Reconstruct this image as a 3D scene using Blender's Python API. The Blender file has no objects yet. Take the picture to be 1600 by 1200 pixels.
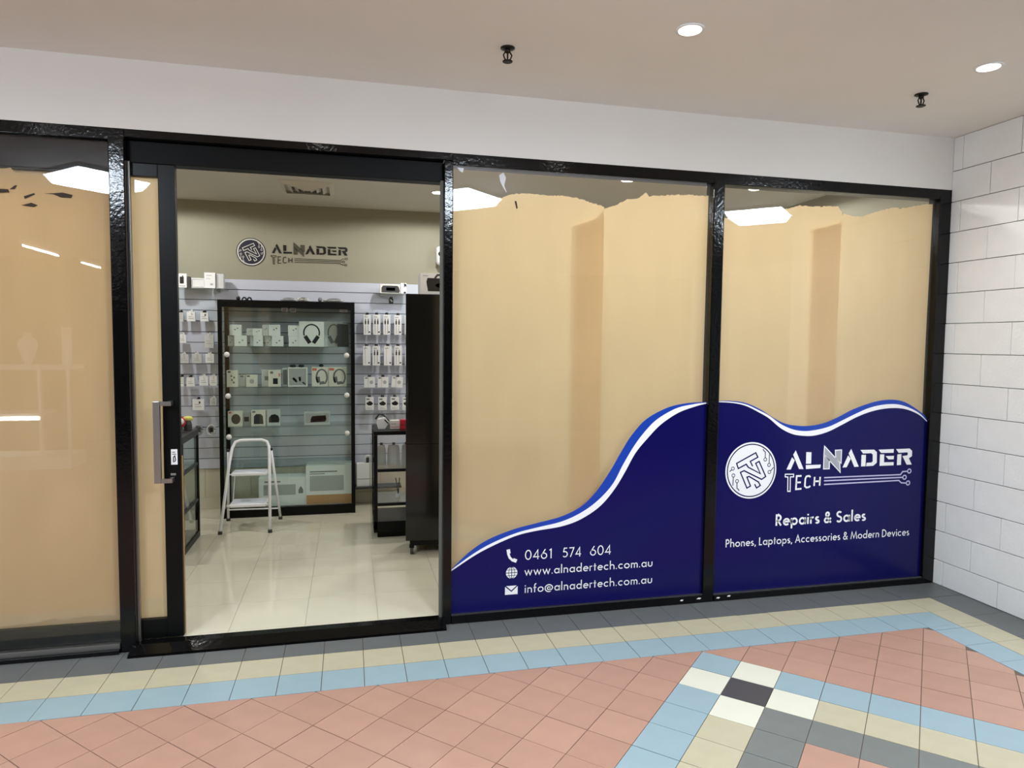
import bpy, bmesh, math, random
from mathutils import Vector, Matrix
random.seed(7)
S = bpy.context.scene
C = S.collection
PI = math.pi
def lin(c): return tuple(((v/255)/12.92 if v <= 10 else ((v/255+.055)/1.055)**2.4) for v in c)+(1,)
# ---------------------------------------------------------------- camera, world, exposure
FPX = 1067.52                       # focal length in pixels of a 1600 px wide frame
cd = bpy.data.cameras.new('camera'); cd.sensor_width = 36; cd.lens = 36*FPX/1600; cd.clip_start = .05; cd.clip_end = 100
cam = bpy.data.objects.new('camera', cd); C.objects.link(cam); S.camera = cam
_r = Vector((0.97283525, -0.23127924, 0.01007438)); _u = Vector((0.0045425, 0.06258077, 0.99802956)); _f = Vector((0.23145398, 0.97087258, -0.06193137))
cam.matrix_world = Matrix(((_r.x, _u.x, -_f.x, -0.09311), (_r.y, _u.y, -_f.y, -3.79663), (_r.z, _u.z, -_f.z, 1.6177), (0, 0, 0, 1)))
w = bpy.data.worlds.new('world'); S.world = w; w.use_nodes = True
w.node_tree.nodes['Background'].inputs[0].default_value = (.88, .95, 1.0, 1)
w.node_tree.nodes['Background'].inputs[1].default_value = 0.35
S.view_settings.view_transform = 'Standard'; S.view_settings.look = 'None'; S.view_settings.gamma = 1; S.view_settings.use_curve_mapping = False
S.view_settings.exposure = 0.1
S.cycles.use_denoising = True; S.cycles.max_bounces = 10; S.cycles.transparent_max_bounces = 24
S.cycles.sample_clamp_indirect = 6
L_TROFFER, L_DOWN, L_SPOT, L_SHOPSPOT, L_SHOPDISC, L_TUBE = 84, 3.2, 38, 29, 10, 40
# ---------------------------------------------------------------- materials
def mat(name, col, rough=.6, metal=0, bump=None, noise=None, spec=.5, coat=0, emit=None, trans=0):
    m = bpy.data.materials.new(name); m.use_nodes = True; nt = m.node_tree; b = nt.nodes['Principled BSDF']
    c = lin(col); b.inputs['Base Color'].default_value = c; b.inputs['Roughness'].default_value = rough
    b.inputs['Metallic'].default_value = metal; b.inputs['Specular IOR Level'].default_value = spec; b.inputs['Coat Weight'].default_value = coat
    tc = nt.nodes.new('ShaderNodeTexCoord')
    if noise:
        sc, amt = noise[:2]; n = nt.nodes.new('ShaderNodeTexNoise'); n.inputs['Scale'].default_value = sc; n.inputs['Detail'].default_value = 4
        nt.links.new(tc.outputs['Object'], n.inputs['Vector'])
        r = nt.nodes.new('ShaderNodeMapRange'); r.inputs[1].default_value = .25; r.inputs[2].default_value = .75; r.inputs[3].default_value = 1-amt; r.inputs[4].default_value = 1+amt
        nt.links.new(n.outputs['Fac'], r.inputs[0])
        v = nt.nodes.new('ShaderNodeMix'); v.data_type = 'RGBA'; v.blend_type = 'MULTIPLY'; v.inputs[0].default_value = 1
        v.inputs[6].default_value = c; nt.links.new(r.outputs[0], v.inputs[7]); nt.links.new(v.outputs[2], b.inputs['Base Color'])
    if bump:
        n = nt.nodes.new('ShaderNodeTexNoise'); n.inputs['Scale'].default_value = bump[0]; n.inputs['Detail'].default_value = 3
        nt.links.new(tc.outputs['Object'], n.inputs['Vector'])
        k = nt.nodes.new('ShaderNodeBump'); k.inputs['Strength'].default_value = bump[1]; k.inputs['Distance'].default_value = .01
        nt.links.new(n.outputs['Fac'], k.inputs['Height']); nt.links.new(k.outputs[0], b.inputs['Normal'])
    if emit:
        b.inputs['Emission Color'].default_value = lin(emit[0]); b.inputs['Emission Strength'].default_value = emit[1]
    return m
def glass_mat(name, tint=(1, 1, 1), ior=1.5):
    m = bpy.data.materials.new(name); m.use_nodes = True; nt = m.node_tree; nt.nodes.clear()
    o = nt.nodes.new('ShaderNodeOutputMaterial'); t = nt.nodes.new('ShaderNodeBsdfTransparent'); g = nt.nodes.new('ShaderNodeBsdfGlossy')
    t.inputs[0].default_value = tint+(1,); g.inputs['Roughness'].default_value = 0.01
    f = nt.nodes.new('ShaderNodeFresnel'); ge = nt.nodes.new('ShaderNodeNewGeometry'); ri = nt.nodes.new('ShaderNodeMapRange')
    ri.inputs[3].default_value = ior; ri.inputs[4].default_value = 1/ior          # same reflectance on both faces of the thin pane
    nt.links.new(ge.outputs['Backfacing'], ri.inputs[0]); nt.links.new(ri.outputs[0], f.inputs[0]); x = nt.nodes.new('ShaderNodeMixShader')
    nt.links.new(f.outputs[0], x.inputs[0]); nt.links.new(t.outputs[0], x.inputs[1]); nt.links.new(g.outputs[0], x.inputs[2]); nt.links.new(x.outputs[0], o.inputs[0])
    return m
def paper_mat(name, col, transl):
    m = bpy.data.materials.new(name); m.use_nodes = True; nt = m.node_tree; nt.nodes.clear()
    o = nt.nodes.new('ShaderNodeOutputMaterial'); d = nt.nodes.new('ShaderNodeBsdfDiffuse'); t = nt.nodes.new('ShaderNodeBsdfTranslucent'); x = nt.nodes.new('ShaderNodeMixShader')
    tc = nt.nodes.new('ShaderNodeTexCoord'); n = nt.nodes.new('ShaderNodeTexNoise'); n.inputs['Scale'].default_value = 3.5; n.inputs['Detail'].default_value = 6
    mp = nt.nodes.new('ShaderNodeMapping'); mp.inputs['Scale'].default_value = (1.6, 1, .5)
    nt.links.new(tc.outputs['Object'], mp.inputs[0]); nt.links.new(mp.outputs[0], n.inputs['Vector'])
    cr = nt.nodes.new('ShaderNodeValToRGB'); c = lin(col); cr.color_ramp.elements[0].position = .3; cr.color_ramp.elements[1].position = .7
    cr.color_ramp.elements[0].color = tuple(v*.92 for v in c[:3])+(1,); cr.color_ramp.elements[1].color = tuple(min(1, v*1.06) for v in c[:3])+(1,)
    nt.links.new(n.outputs['Fac'], cr.inputs[0]); nt.links.new(cr.outputs[0], d.inputs[0])
    t.inputs[0].default_value = tuple(min(1, a*b) for a, b in zip(c[:3], (1.12, 1.08, .98)))+(1,)
    b = nt.nodes.new('ShaderNodeBump'); b.inputs['Strength'].default_value = .12; b.inputs['Distance'].default_value = .02
    nt.links.new(n.outputs['Fac'], b.inputs['Height']); nt.links.new(b.outputs[0], d.inputs['Normal'])
    x.inputs[0].default_value = transl
    nt.links.new(d.outputs[0], x.inputs[1]); nt.links.new(t.outputs[0], x.inputs[2]); nt.links.new(x.outputs[0], o.inputs[0])
    return m
def lamp_mat(name, col, s):
    m = bpy.data.materials.new(name); m.use_nodes = True; nt = m.node_tree; nt.nodes.clear()
    o = nt.nodes.new('ShaderNodeOutputMaterial'); e = nt.nodes.new('ShaderNodeEmission'); e.inputs[0].default_value = lin(col); e.inputs[1].default_value = s
    nt.links.new(e.outputs[0], o.inputs[0]); return m
M = dict(oppo=mat('dim_shopfront', (96, 90, 82), .6, noise=(1.5, .2)),
 plaster=mat('white_plaster', (234, 233, 229), .75, noise=(2, .02)), ceil=mat('ceiling_paint', (234, 232, 227), .85, noise=(1.2, .03)),
 block=mat('painted_block', (240, 241, 240), .6, bump=(60, .25), noise=(6, .03)), mortar=mat('painted_mortar', (226, 227, 225), .65),
 black=mat('black_gloss_paint', (6, 6, 7), .11, spec=.32, bump=(55, .1)), blackm=mat('black_satin_metal', (7, 9, 9), .35, spec=.2), track=mat('dark_track', (8, 9, 10), .5, spec=.15),
 alu=mat('worn_aluminium', (150, 150, 148), .4, 1), steel=mat('brushed_steel', (176, 176, 172), .32, 1, bump=(80, .05)), seal=mat('grey_brush_seal', (92, 94, 90), .7),
 grout=mat('dark_grout', (104, 88, 78), .9), terra=mat('terracotta_tile', (172, 134, 117), .42, noise=(9, .05), bump=(120, .05)),
 terra2=mat('terracotta_tile_pale', (175, 137, 119), .42, noise=(9, .05), bump=(120, .05)), terra3=mat('terracotta_tile_deep', (169, 131, 114), .42, noise=(9, .05), bump=(120, .05)),
 blue=mat('blue_tile', (143, 165, 173), .4, noise=(11, .03)), cream=mat('cream_tile', (180, 173, 147), .42, noise=(14, .05)), dark=mat('charcoal_tile', (96, 98, 98), .45, noise=(10, .06)),
 white_t=mat('white_tile', (212, 211, 194), .4, noise=(8, .02)), coal=mat('black_tile', (70, 67, 68), .42, noise=(10, .05)), grey_t=mat('grey_tile', (112, 115, 112), .45, noise=(12, .06)),
 shoptile=mat('polished_cream_tile', (212, 207, 186), .06, noise=(3.5, .05)), shopgrout=mat('pale_grout', (172, 167, 150), .8),
 shopwall=mat('beige_wall_paint', (152, 149, 131), .8), shopceil=mat('shop_ceiling_paint', (206, 202, 192), .85), walltile=mat('beige_wall_tile', (206, 201, 182), .35, noise=(4, .04)), tan=mat('tan_print', (192, 142, 92), .5), slat=mat('pale_grey_laminate', (198, 202, 216), .4), groove=mat('slat_groove', (84, 85, 88), .7),
 glass=glass_mat('clear_glass'), glass_g=glass_mat('greenish_glass', (.93, .97, .95)), paper=paper_mat('kraft_paper', (222, 201, 162), .54), torn_shade=mat('painted_torn_shade', (40, 30, 20), .9),
 navy=mat('navy_vinyl', (10, 8, 80), .22, spec=.25), bright=mat('bright_blue_vinyl', (12, 62, 170), .3), white_v=mat('white_vinyl', (246, 246, 248), .35), grey_v=mat('grey_vinyl', (164, 166, 176), .35), lilac=mat('pale_lilac_vinyl', (196, 192, 226), .35),
 card=mat('white_card', (238, 239, 240), .5), cardg=mat('pale_grey_card', (204, 206, 207), .5), cardw=mat('warm_white_card', (236, 231, 222), .5), ink=mat('black_print', (22, 22, 24), .5), inkg=mat('grey_print', (120, 122, 122), .5), inkp=mat('pale_print', (176, 178, 178), .5),
 dgrey=mat('dark_grey_card', (58, 58, 60), .5), red=mat('red_card', (196, 40, 58), .45), orange=mat('orange_print', (206, 128, 62), .5), pink=mat('salmon_print', (216, 120, 104), .5),
 wpaint=mat('white_enamel', (242, 244, 248), .3), rubber=mat('dark_rubber', (60, 60, 58), .7), pvc=mat('pale_step_tread', (222, 226, 236), .35),
 bgloss=mat('black_gloss_panel', (22, 22, 20), .12, bump=(4, .03)), bronze=mat('dark_bronze', (44, 40, 34), .4, .8), chrome=mat('chrome', (200, 200, 200), .15, 1),
 knob=mat('white_plastic', (228, 228, 226), .4), clearpk=mat('clear_blister', (206, 210, 214), .2), wood=mat('tan_edge', (168, 140, 92), .6), yellow=mat('yellow_plastic', (214, 216, 110), .4), greyitem=mat('grey_cable', (150, 150, 150), .5), silver=mat('silver_pouch', (196, 199, 196), .35, .1),
 sign_navy=mat('sign_navy', (14, 12, 40), .5), sign_w=mat('sign_pale', (208, 208, 200), .5), sign_k=mat('sign_black', (10, 9, 8), .5), sign_g=mat('sign_grey', (72, 70, 58), .5),
 l_side=lamp_mat('lit_diffuser_rim', (230, 243, 255), L_TROFFER*.75), l_trof=lamp_mat('lit_diffuser', (230, 243, 255), L_TROFFER), l_down=lamp_mat('lit_downlight', (255, 252, 242), L_DOWN), l_shop=lamp_mat('lit_shop_downlight', (255, 246, 226), L_SHOPDISC), l_tube=lamp_mat('lit_tube', (250, 252, 255), L_TUBE))
# ---------------------------------------------------------------- helpers
class MB:
    def __init__(s): s.v = []; s.f = []; s.m = []
    def box(s, x0, y0, z0, x1, y1, z1, mi=0):
        n = len(s.v); s.v += [(x, y, z) for z in (z0, z1) for x, y in ((x0, y0), (x1, y0), (x1, y1), (x0, y1))]
        for q in ((3, 2, 1, 0), (4, 5, 6, 7), (0, 1, 5, 4), (1, 2, 6, 5), (2, 3, 7, 6), (3, 0, 4, 7)): s.f.append(tuple(n+i for i in q)); s.m.append(mi)
        return s
    def prism(s, pts, z0, z1, bottom=False, mi=0):          # pts counter-clockwise in plan
        n = len(s.v); k = len(pts); s.v += [(x, y, z0) for x, y in pts]+[(x, y, z1) for x, y in pts]
        s.f.append(tuple(range(n+k, n+2*k))); s.m.append(mi)
        for i in range(k): j = (i+1) % k; s.f.append((n+i, n+j, n+k+j, n+k+i)); s.m.append(mi)
        if bottom: s.f.append(tuple(range(n+k-1, n-1, -1))); s.m.append(mi)
        return s
    def plate(s, pts, y0, y1, mi=0):                        # polygon in the x-z plane, front at y0
        a = sum(pts[i][0]*pts[(i+1) % len(pts)][1]-pts[(i+1) % len(pts)][0]*pts[i][1] for i in range(len(pts)))
        if a < 0: pts = pts[::-1]
        n = len(s.v); k = len(pts); s.v += [(x, y0, z) for x, z in pts]+[(x, y1, z) for x, z in pts]
        s.f.append(tuple(range(n, n+k))); s.m.append(mi); s.f.append(tuple(range(n+2*k-1, n+k-1, -1))); s.m.append(mi)
        for i in range(k): j = (i+1) % k; s.f.append((n+j, n+i, n+k+i, n+k+j)); s.m.append(mi)
        return s
    def stroke(s, pts, wd, y, closed=False, mi=0, ymul=1.0):   # flat band along a polyline in the x-z plane
        P = [Vector(p) for p in pts]; k = len(P); o = []
        for i in range(k):
            a = P[i-1] if (i or closed) else None; b = P[(i+1) % k] if (i < k-1 or closed) else None
            d1 = (P[i]-a).normalized() if a is not None else None; d2 = (b-P[i]).normalized() if b is not None else None
            if d1 is None: d1 = d2
            if d2 is None: d2 = d1
            n1 = Vector((-d1.y, d1.x)); n2 = Vector((-d2.y, d2.x)); t = n1+n2
            if t.length < .3: t = n1; q = 1
            else: t.normalize(); q = min(1/max(.35, t.dot(n1)), 2.2)
            o.append((P[i]+t*wd/2*q, P[i]-t*wd/2*q))
        n = len(s.v)
        for a, b in o: s.v += [(a.x, y, a.y), (b.x, y, b.y)]
        for i in range(k if closed else k-1):
            j = (i+1) % k; s.f.append((n+2*i, n+2*i+1, n+2*j+1, n+2*j)); s.m.append(mi)
        return s
    def ring(s, cx, cz, r0, r1, y, mi=0, n=48):
        b = len(s.v)
        for i in range(n):
            a = 2*PI*i/n
            for r in (r0, r1): s.v.append((cx+r*math.cos(a), y, cz+r*math.sin(a)))
        for i in range(n): j = (i+1) % n; s.f.append((b+2*i, b+2*i+1, b+2*j+1, b+2*j)); s.m.append(mi)
        return s
    def disc(s, cx, cz, r, y, mi=0, n=64, rz=None):
        b = len(s.v); rz = rz or r
        s.v += [(cx+r*math.cos(2*PI*i/n), y, cz+rz*math.sin(2*PI*i/n)) for i in range(n)]; s.f.append(tuple(range(b, b+n))); s.m.append(mi); return s
    def tube(s, pts, r, n=10, mi=0, caps=True):
        P = [Vector(p) for p in pts]; base = len(s.v); up = None
        for i, p in enumerate(P):
            t = (P[min(i+1, len(P)-1)]-P[max(i-1, 0)]).normalized()
            if up is None: up = Vector((0, 0, 1)) if abs(t.z) < .9 else Vector((1, 0, 0))
            a = t.cross(up).normalized(); b = a.cross(t).normalized(); up = b
            rr = r[i] if isinstance(r, (list, tuple)) else r
            for k in range(n): q = p+a*math.cos(2*PI*k/n)*rr+b*math.sin(2*PI*k/n)*rr; s.v.append(tuple(q))
        for i in range(len(P)-1):
            for k in range(n):
                l = (k+1) % n; s.f.append((base+i*n+k, base+i*n+l, base+(i+1)*n+l, base+(i+1)*n+k)); s.m.append(mi)
        if caps:
            s.f.append(tuple(base+k for k in range(n-1, -1, -1))); s.m.append(mi); e = base+(len(P)-1)*n; s.f.append(tuple(e+k for k in range(n))); s.m.append(mi)
        return s
    def lathe(s, prof, cx, cy, n=24, mi=0):                 # prof: (radius, z)
        b = len(s.v)
        for r, z in prof: s.v += [(cx+r*math.cos(2*PI*k/n), cy+r*math.sin(2*PI*k/n), z) for k in range(n)]
        for i in range(len(prof)-1):
            for k in range(n): l = (k+1) % n; s.f.append((b+i*n+k, b+i*n+l, b+(i+1)*n+l, b+(i+1)*n+k)); s.m.append(mi)
        s.f.append(tuple(b+k for k in range(n-1, -1, -1))); s.m.append(mi); e = b+(len(prof)-1)*n; s.f.append(tuple(e+k for k in range(n))); s.m.append(mi)
        return s
    def ball(s, c, r, mi=0, n=12, m=8, sq=(1, 1, 1)):
        b = len(s.v)
        for i in range(m+1):
            t = PI*i/m
            for k in range(n): a = 2*PI*k/n; s.v.append((c[0]+r*sq[0]*math.sin(t)*math.cos(a), c[1]+r*sq[1]*math.sin(t)*math.sin(a), c[2]+r*sq[2]*math.cos(t)))
        for i in range(m):
            for k in range(n): l = (k+1) % n; s.f.append((b+i*n+k, b+(i+1)*n+k, b+(i+1)*n+l, b+i*n+l)); s.m.append(mi)
        return s
    def build(s, name, mats, parent=None, bevel=0, smooth=False, origin=True, fix=False):
        me = bpy.data.meshes.new(name); o = bpy.data.objects.new(name, me); C.objects.link(o)
        off = Vector((0, 0, 0)); p = parent
        while p is not None: off += p.location; p = p.parent
        if parent is None and origin:
            xs, ys, zs = zip(*s.v); off = Vector(((min(xs)+max(xs))/2, (min(ys)+max(ys))/2, min(zs))); o.location = off
        if parent is not None: o.parent = parent
        me.from_pydata([tuple(Vector(v)-off) for v in s.v], [], s.f)
        for m in (mats if isinstance(mats, (list, tuple)) else [mats]): me.materials.append(M[m])
        me.polygons.foreach_set('material_index', s.m)
        if bevel or fix:
            b = bmesh.new(); b.from_mesh(me)
            if fix: bmesh.ops.recalc_face_normals(b, faces=b.faces)
            if bevel: bmesh.ops.bevel(b, geom=b.edges[:], offset=bevel, segments=2, affect='EDGES', profile=.6, clamp_overlap=True)
            b.to_mesh(me); b.free()
        if smooth:
            for q in me.polygons: q.use_smooth = True
        me.update(); return o
def tag(o, label=None, cat=None, group=None, kind=None):
    if label: o['label'] = label
    if cat: o['category'] = cat
    if group: o['group'] = group
    if kind: o['kind'] = kind
    return o
def empty(name, loc, label=None, cat=None, group=None, kind=None):
    o = bpy.data.objects.new(name, None); C.objects.link(o); o.location = loc; o.empty_display_size = .1
    return tag(o, label, cat, group, kind)
def copy_tree(o, parent=None):
    c = o.copy(); C.objects.link(c)
    if parent is not None: c.parent = parent
    for ch in [q for q in bpy.data.objects if q.parent == o]: copy_tree(ch, c)
    return c
def light(name, kind, loc, energy, parent=None, rot=(0, 0, 0), size=.1, col=(255, 250, 244), spot=None, blend=.5):
    d = bpy.data.lights.new(name, kind); d.energy = energy; d.color = lin(col)[:3]
    if kind == 'SPOT': d.spot_size = math.radians(spot); d.spot_blend = blend; d.shadow_soft_size = size
    if kind == 'AREA': d.size = size
    o = bpy.data.objects.new(name, d); C.objects.link(o); o.rotation_euler = rot
    off = Vector(loc)
    if parent is not None: o.parent = parent; off = off-parent.location
    o.location = off; return o
W2_BLUE = [[0.469, 0.31], [0.573, 0.405], [0.685, 0.473], [0.837, 0.525], [0.98, 0.555], [1.125, 0.586], [1.244, 0.638], [1.335, 0.719], [1.426, 0.844], [1.494, 0.958], [1.562, 1.061], [1.655, 1.157], [1.792, 1.225], [1.92, 1.251], [2.071, 1.258]]
W2_WT = [[0.469, 0.308], [0.599, 0.395], [0.711, 0.452], [0.852, 0.502], [0.98, 0.528], [1.125, 0.555], [1.244, 0.601], [1.348, 0.668], [1.444, 0.765], [1.508, 0.88], [1.576, 0.991], [1.645, 1.079], [1.727, 1.156], [1.852, 1.221], [1.963, 1.244], [2.071, 1.254]]
W2_WB = [[0.469, 0.3], [0.599, 0.38], [0.712, 0.434], [0.853, 0.486], [0.98, 0.509], [1.126, 0.526], [1.245, 0.562], [1.365, 0.634], [1.457, 0.734], [1.525, 0.84], [1.589, 0.952], [1.666, 1.04], [1.753, 1.124], [1.866, 1.193], [1.981, 1.231], [2.072, 1.247]]
W3_BLUE = [[2.148, 1.263], [2.234, 1.262], [2.329, 1.247], [2.425, 1.209], [2.523, 1.153], [2.608, 1.114], [2.706, 1.097], [2.805, 1.096], [2.905, 1.113], [3.004, 1.149], [3.104, 1.194], [3.205, 1.227], [3.308, 1.251], [3.413, 1.258], [3.505, 1.244], [3.599, 1.2], [3.68, 1.147], [3.716, 1.114]]
W3_WT = [[2.148, 1.261], [2.235, 1.256], [2.329, 1.239], [2.425, 1.199], [2.495, 1.165], [2.58, 1.111], [2.665, 1.076], [2.75, 1.062], [2.835, 1.067], [2.935, 1.087], [3.034, 1.126], [3.134, 1.168], [3.236, 1.205], [3.34, 1.225], [3.445, 1.228], [3.537, 1.208], [3.632, 1.167], [3.716, 1.112]]
W3_WB = [[2.148, 1.256], [2.235, 1.249], [2.329, 1.229], [2.426, 1.185], [2.496, 1.147], [2.581, 1.084], [2.666, 1.045], [2.751, 1.031], [2.837, 1.032], [2.936, 1.056], [3.035, 1.098], [3.136, 1.143], [3.237, 1.177], [3.341, 1.197], [3.446, 1.202], [3.538, 1.19], [3.633, 1.154], [3.716, 1.106]]
P1_TOP = [[-1.728, 2.43], [-1.679, 2.43], [-1.674, 2.415], [-1.565, 2.416], [-1.51, 2.401], [-1.37, 2.367], [-1.25, 2.368]]
P1_BOT = [[-1.799, 0.169], [-1.729, 0.17], [-1.687, 0.169], [-1.63, 0.177], [-1.557, 0.191], [-1.503, 0.176], [-1.456, 0.189], [-1.368, 0.188], [-1.23, 0.183]]
P2A_TOP = [[0.453, 2.382], [0.554, 2.395], [0.663, 2.416], [0.756, 2.432], [0.812, 2.453], [0.887, 2.464], [1.001, 2.46], [1.116, 2.463], [1.194, 2.457], [1.369, 2.415]]
P2B_TOP = [[1.185, 2.298], [1.256, 2.324], [1.334, 2.354], [1.373, 2.404], [1.453, 2.431], [1.513, 2.468], [1.594, 2.48], [1.643, 2.517], [1.656, 2.495], [1.843, 2.517], [1.97, 2.521], [2.047, 2.521]]
P3A_TOP = [[2.164, 2.393], [2.367, 2.411], [2.51, 2.446], [2.591, 2.47], [2.682, 2.495], [2.798, 2.493], [2.958, 2.506], [2.993, 2.476]]
P3B_TOP = [[2.772, 2.355], [2.874, 2.38], [2.972, 2.405], [3.013, 2.464], [3.11, 2.449], [3.158, 2.456], [3.302, 2.5], [3.42, 2.531], [3.441, 2.516], [3.6, 2.55], [3.732, 2.57]]
TORN1 = [[[-1.738, 2.329], [-1.695, 2.329], [-1.69, 2.314], [-1.739, 2.308]], [[-1.689, 2.329], [-1.667, 2.349], [-1.656, 2.35], [-1.667, 2.331]], [[-1.63, 2.299], [-1.585, 2.317], [-1.58, 2.311], [-1.625, 2.287]], [[-1.541, 2.317], [-1.496, 2.322], [-1.462, 2.327], [-1.417, 2.318], [-1.423, 2.302], [-1.468, 2.302], [-1.502, 2.316]], [[-1.642, 2.255], [-1.598, 2.27], [-1.57, 2.259], [-1.587, 2.249], [-1.626, 2.253]]]
TORN2 = [[[0.469, 2.396], [0.526, 2.396], [0.49, 2.372], [0.472, 2.378]], [[0.636, 2.384], [0.654, 2.406], [0.706, 2.402], [0.755, 2.398], [0.717, 2.399], [0.673, 2.382]], [[0.826, 2.416], [0.837, 2.417], [0.845, 2.377], [0.837, 2.373]]]
CABLES = [[0.039, 1.669, 0.108, 1.859], [0.128, 1.67, 0.197, 1.861], [0.224, 1.671, 0.291, 1.863], [0.327, 1.672, 0.397, 1.859], [0.428, 1.673, 0.498, 1.858], [0.032, 1.377, 0.104, 1.562], [0.122, 1.377, 0.194, 1.563], [0.23, 1.377, 0.303, 1.564], [0.327, 1.377, 0.4, 1.565], [0.431, 1.378, 0.504, 1.563]]
ADAPT = [[0.043, 1.166, 0.145, 1.267], [0.169, 1.165, 0.272, 1.267], [0.299, 1.165, 0.406, 1.266]]
MOUNTS = [[0.055, 0.951, 0.133, 1.074], [0.175, 0.949, 0.255, 1.073], [0.292, 0.948, 0.374, 1.074], [0.406, 0.946, 0.486, 1.071]]
LHOOK = [[-1.577, 1.766, -1.538, 1.849], [-1.509, 1.77, -1.439, 1.853], [-1.397, 1.772, -1.329, 1.852], [-1.576, 1.575, -1.517, 1.649], [-1.366, 1.533, -1.288, 1.652], [-1.579, 1.394, -1.499, 1.475], [-1.473, 1.394, -1.392, 1.478], [-1.36, 1.398, -1.287, 1.479], [-1.578, 1.184, -1.546, 1.27], [-1.522, 1.184, -1.455, 1.267], [-1.415, 1.192, -1.342, 1.276], [-1.328, 1.191, -1.266, 1.276], [-1.475, 0.969, -1.378, 1.067], [-1.329, 1.008, -1.272, 1.078]]
LTOP = [[-1.563, 2.065, -1.492, 2.189], [-1.49, 2.064, -1.468, 2.166], [-1.475, 2.066, -1.351, 2.157], [-1.343, 2.064, -1.253, 2.203], [-1.248, 2.059, -1.187, 2.196]]
LSHELF = [-1.622, 2.041, -1.169, 2.063]
RTOP = [[0.193, 2.06, 0.379, 2.147], [0.385, 2.065, 0.439, 2.162], [0.278, 1.988, 0.32, 2.06]]
S1 = [[-1.137, 1.555, -1.084, 1.647], [-1.079, 1.555, -0.976, 1.648], [-0.952, 1.556, -0.92, 1.646], [-0.92, 1.557, -0.843, 1.65], [-0.824, 1.558, -0.768, 1.648], [-0.765, 1.558, -0.668, 1.649], [-0.622, 1.559, -0.532, 1.653]]
S1U = [[-1.117, 1.647, -1.02, 1.742], [-0.978, 1.647, -0.925, 1.711], [-0.927, 1.648, -0.847, 1.711], [-0.845, 1.648, -0.794, 1.746], [-0.791, 1.648, -0.694, 1.747], [-0.626, 1.653, -0.528, 1.744]]
S1H = [[-0.532, 1.557, -0.314, 1.78], [-0.312, 1.559, -0.149, 1.784], [-0.198, 1.56, -0.097, 1.762]]
S2 = [[-1.147, 1.196, -1.055, 1.339], [-1.052, 1.192, -0.999, 1.297], [-0.986, 1.195, -0.893, 1.3], [-0.863, 1.191, -0.797, 1.342], [-0.799, 1.194, -0.693, 1.342], [-0.685, 1.19, -0.639, 1.36], [-0.631, 1.193, -0.463, 1.365], [-0.425, 1.192, -0.28, 1.368], [-0.276, 1.193, -0.119, 1.369]]
S3 = [[-1.142, 0.846, -1.023, 0.976], [-1.031, 0.881, -0.964, 0.979], [-0.948, 0.842, -0.827, 0.982], [-0.814, 0.84, -0.7, 0.986], [-0.494, 0.848, -0.268, 0.964]]
S5 = [[-0.89, 0.129, -0.483, 0.372], [-0.482, 0.105, -0.064, 0.471]]
SZ = [1.554, 1.194, 0.841, 0.496, 0.113]
KNOB = [[-1.128, 1.481], [-0.117, 1.478], [-1.123, 1.119], [-0.116, 1.118], [-1.121, 0.759], [-0.115, 0.771]]
CABTOPTHINGS = [[-1.071, 1.946, -1.036, 1.985], [-1.018, 1.944, -0.933, 1.981], [-0.701, 1.943, -0.554, 1.989], [-0.554, 1.941, -0.449, 1.998], [-0.371, 1.945, -0.332, 2.008], [-0.327, 1.946, -0.141, 1.998]]
VR = [0.111, 0.889, 0.222, 1.017]
LOWBOX = [[0.229, 0.886, 0.307, 0.963], [0.308, 0.887, 0.402, 0.969]]
POUCH = [[0.118, 0.628, 0.195, 0.802], [0.203, 0.62, 0.31, 0.8], [0.318, 0.616, 0.404, 0.786]]
BACKBOX = [[-0.029, 0.218, 0.091, 0.438], [0.04, 0.42, 0.107, 0.519]]
TALLBOX = [0.415, 1.961, 0.644, 2.111]
TALL = [[0.301, 0.155, 0.564, 1.951], [0.305, 0.14, 0.57, 1.954], [0.309, 0.125, 0.577, 1.957]]
LOW = [[0.091, 0.049, 0.345, 0.906], [0.092, 0.043, 0.347, 0.903]]
CAMERA = [0.727, 2.346, 0.808, 2.53]
LAD = {'a0': [-1.121, 2.067, 0.035], 'a1': [-1.063, 2.2, 0.598], 'a2': [-1.046, 2.24, 0.709], 'a3': [-1.022, 2.255, 0.757], 'a4': [-0.983, 2.26, 0.769], 'a5': [-0.815, 2.26, 0.77], 'a6': [-0.774, 2.255, 0.754], 'a7': [-0.755, 2.24, 0.712], 'a8': [-0.749, 2.2, 0.588], 'a9': [-0.734, 2.047, 0.035], 'c0': [-1.078, 2.24, 0.688], 'c1': [-1.128, 2.539, 0.035], 'd0': [-0.74, 2.24, 0.69], 'd1': [-0.691, 2.475, 0.035], 'l0': [-1.073, 2.12, 0.252], 'l1': [-0.758, 2.1, 0.248], 'l2': [-1.071, 2.36, 0.25], 'l3': [-0.768, 2.34, 0.253], 'u0': [-1.064, 2.18, 0.495], 'u1': [-0.752, 2.17, 0.502], 'u2': [-1.062, 2.36, 0.509], 'u3': [-0.766, 2.35, 0.51]}
STICK = [-1.001, 0.958, -0.97, 1.039]
LOCK = [-1.004, 0.902, -0.979, 0.913]
DOOR = {'bot': 0.138, 'low': 0.019, 'top': 2.433, 'xl': -1.037, 'xr': -0.955}
HEADB = [2.506, 2.518, 2.541]
HANDLE = [[-0.99, 0.055, 1.277], [-0.992, 0.055, 0.883], [-1.06, 0.04, 1.289], [-1.059, 0.04, 0.875], [-1.079, 0.04, 1.083], [-1.046, 0.04, 1.083]]
REDBALL = [[-1.348, 1.85, 0.98], [-1.309, 1.9, 0.998], [-1.43, 2.86, 0.787], [-1.321, 2.86, 0.785]]
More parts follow.
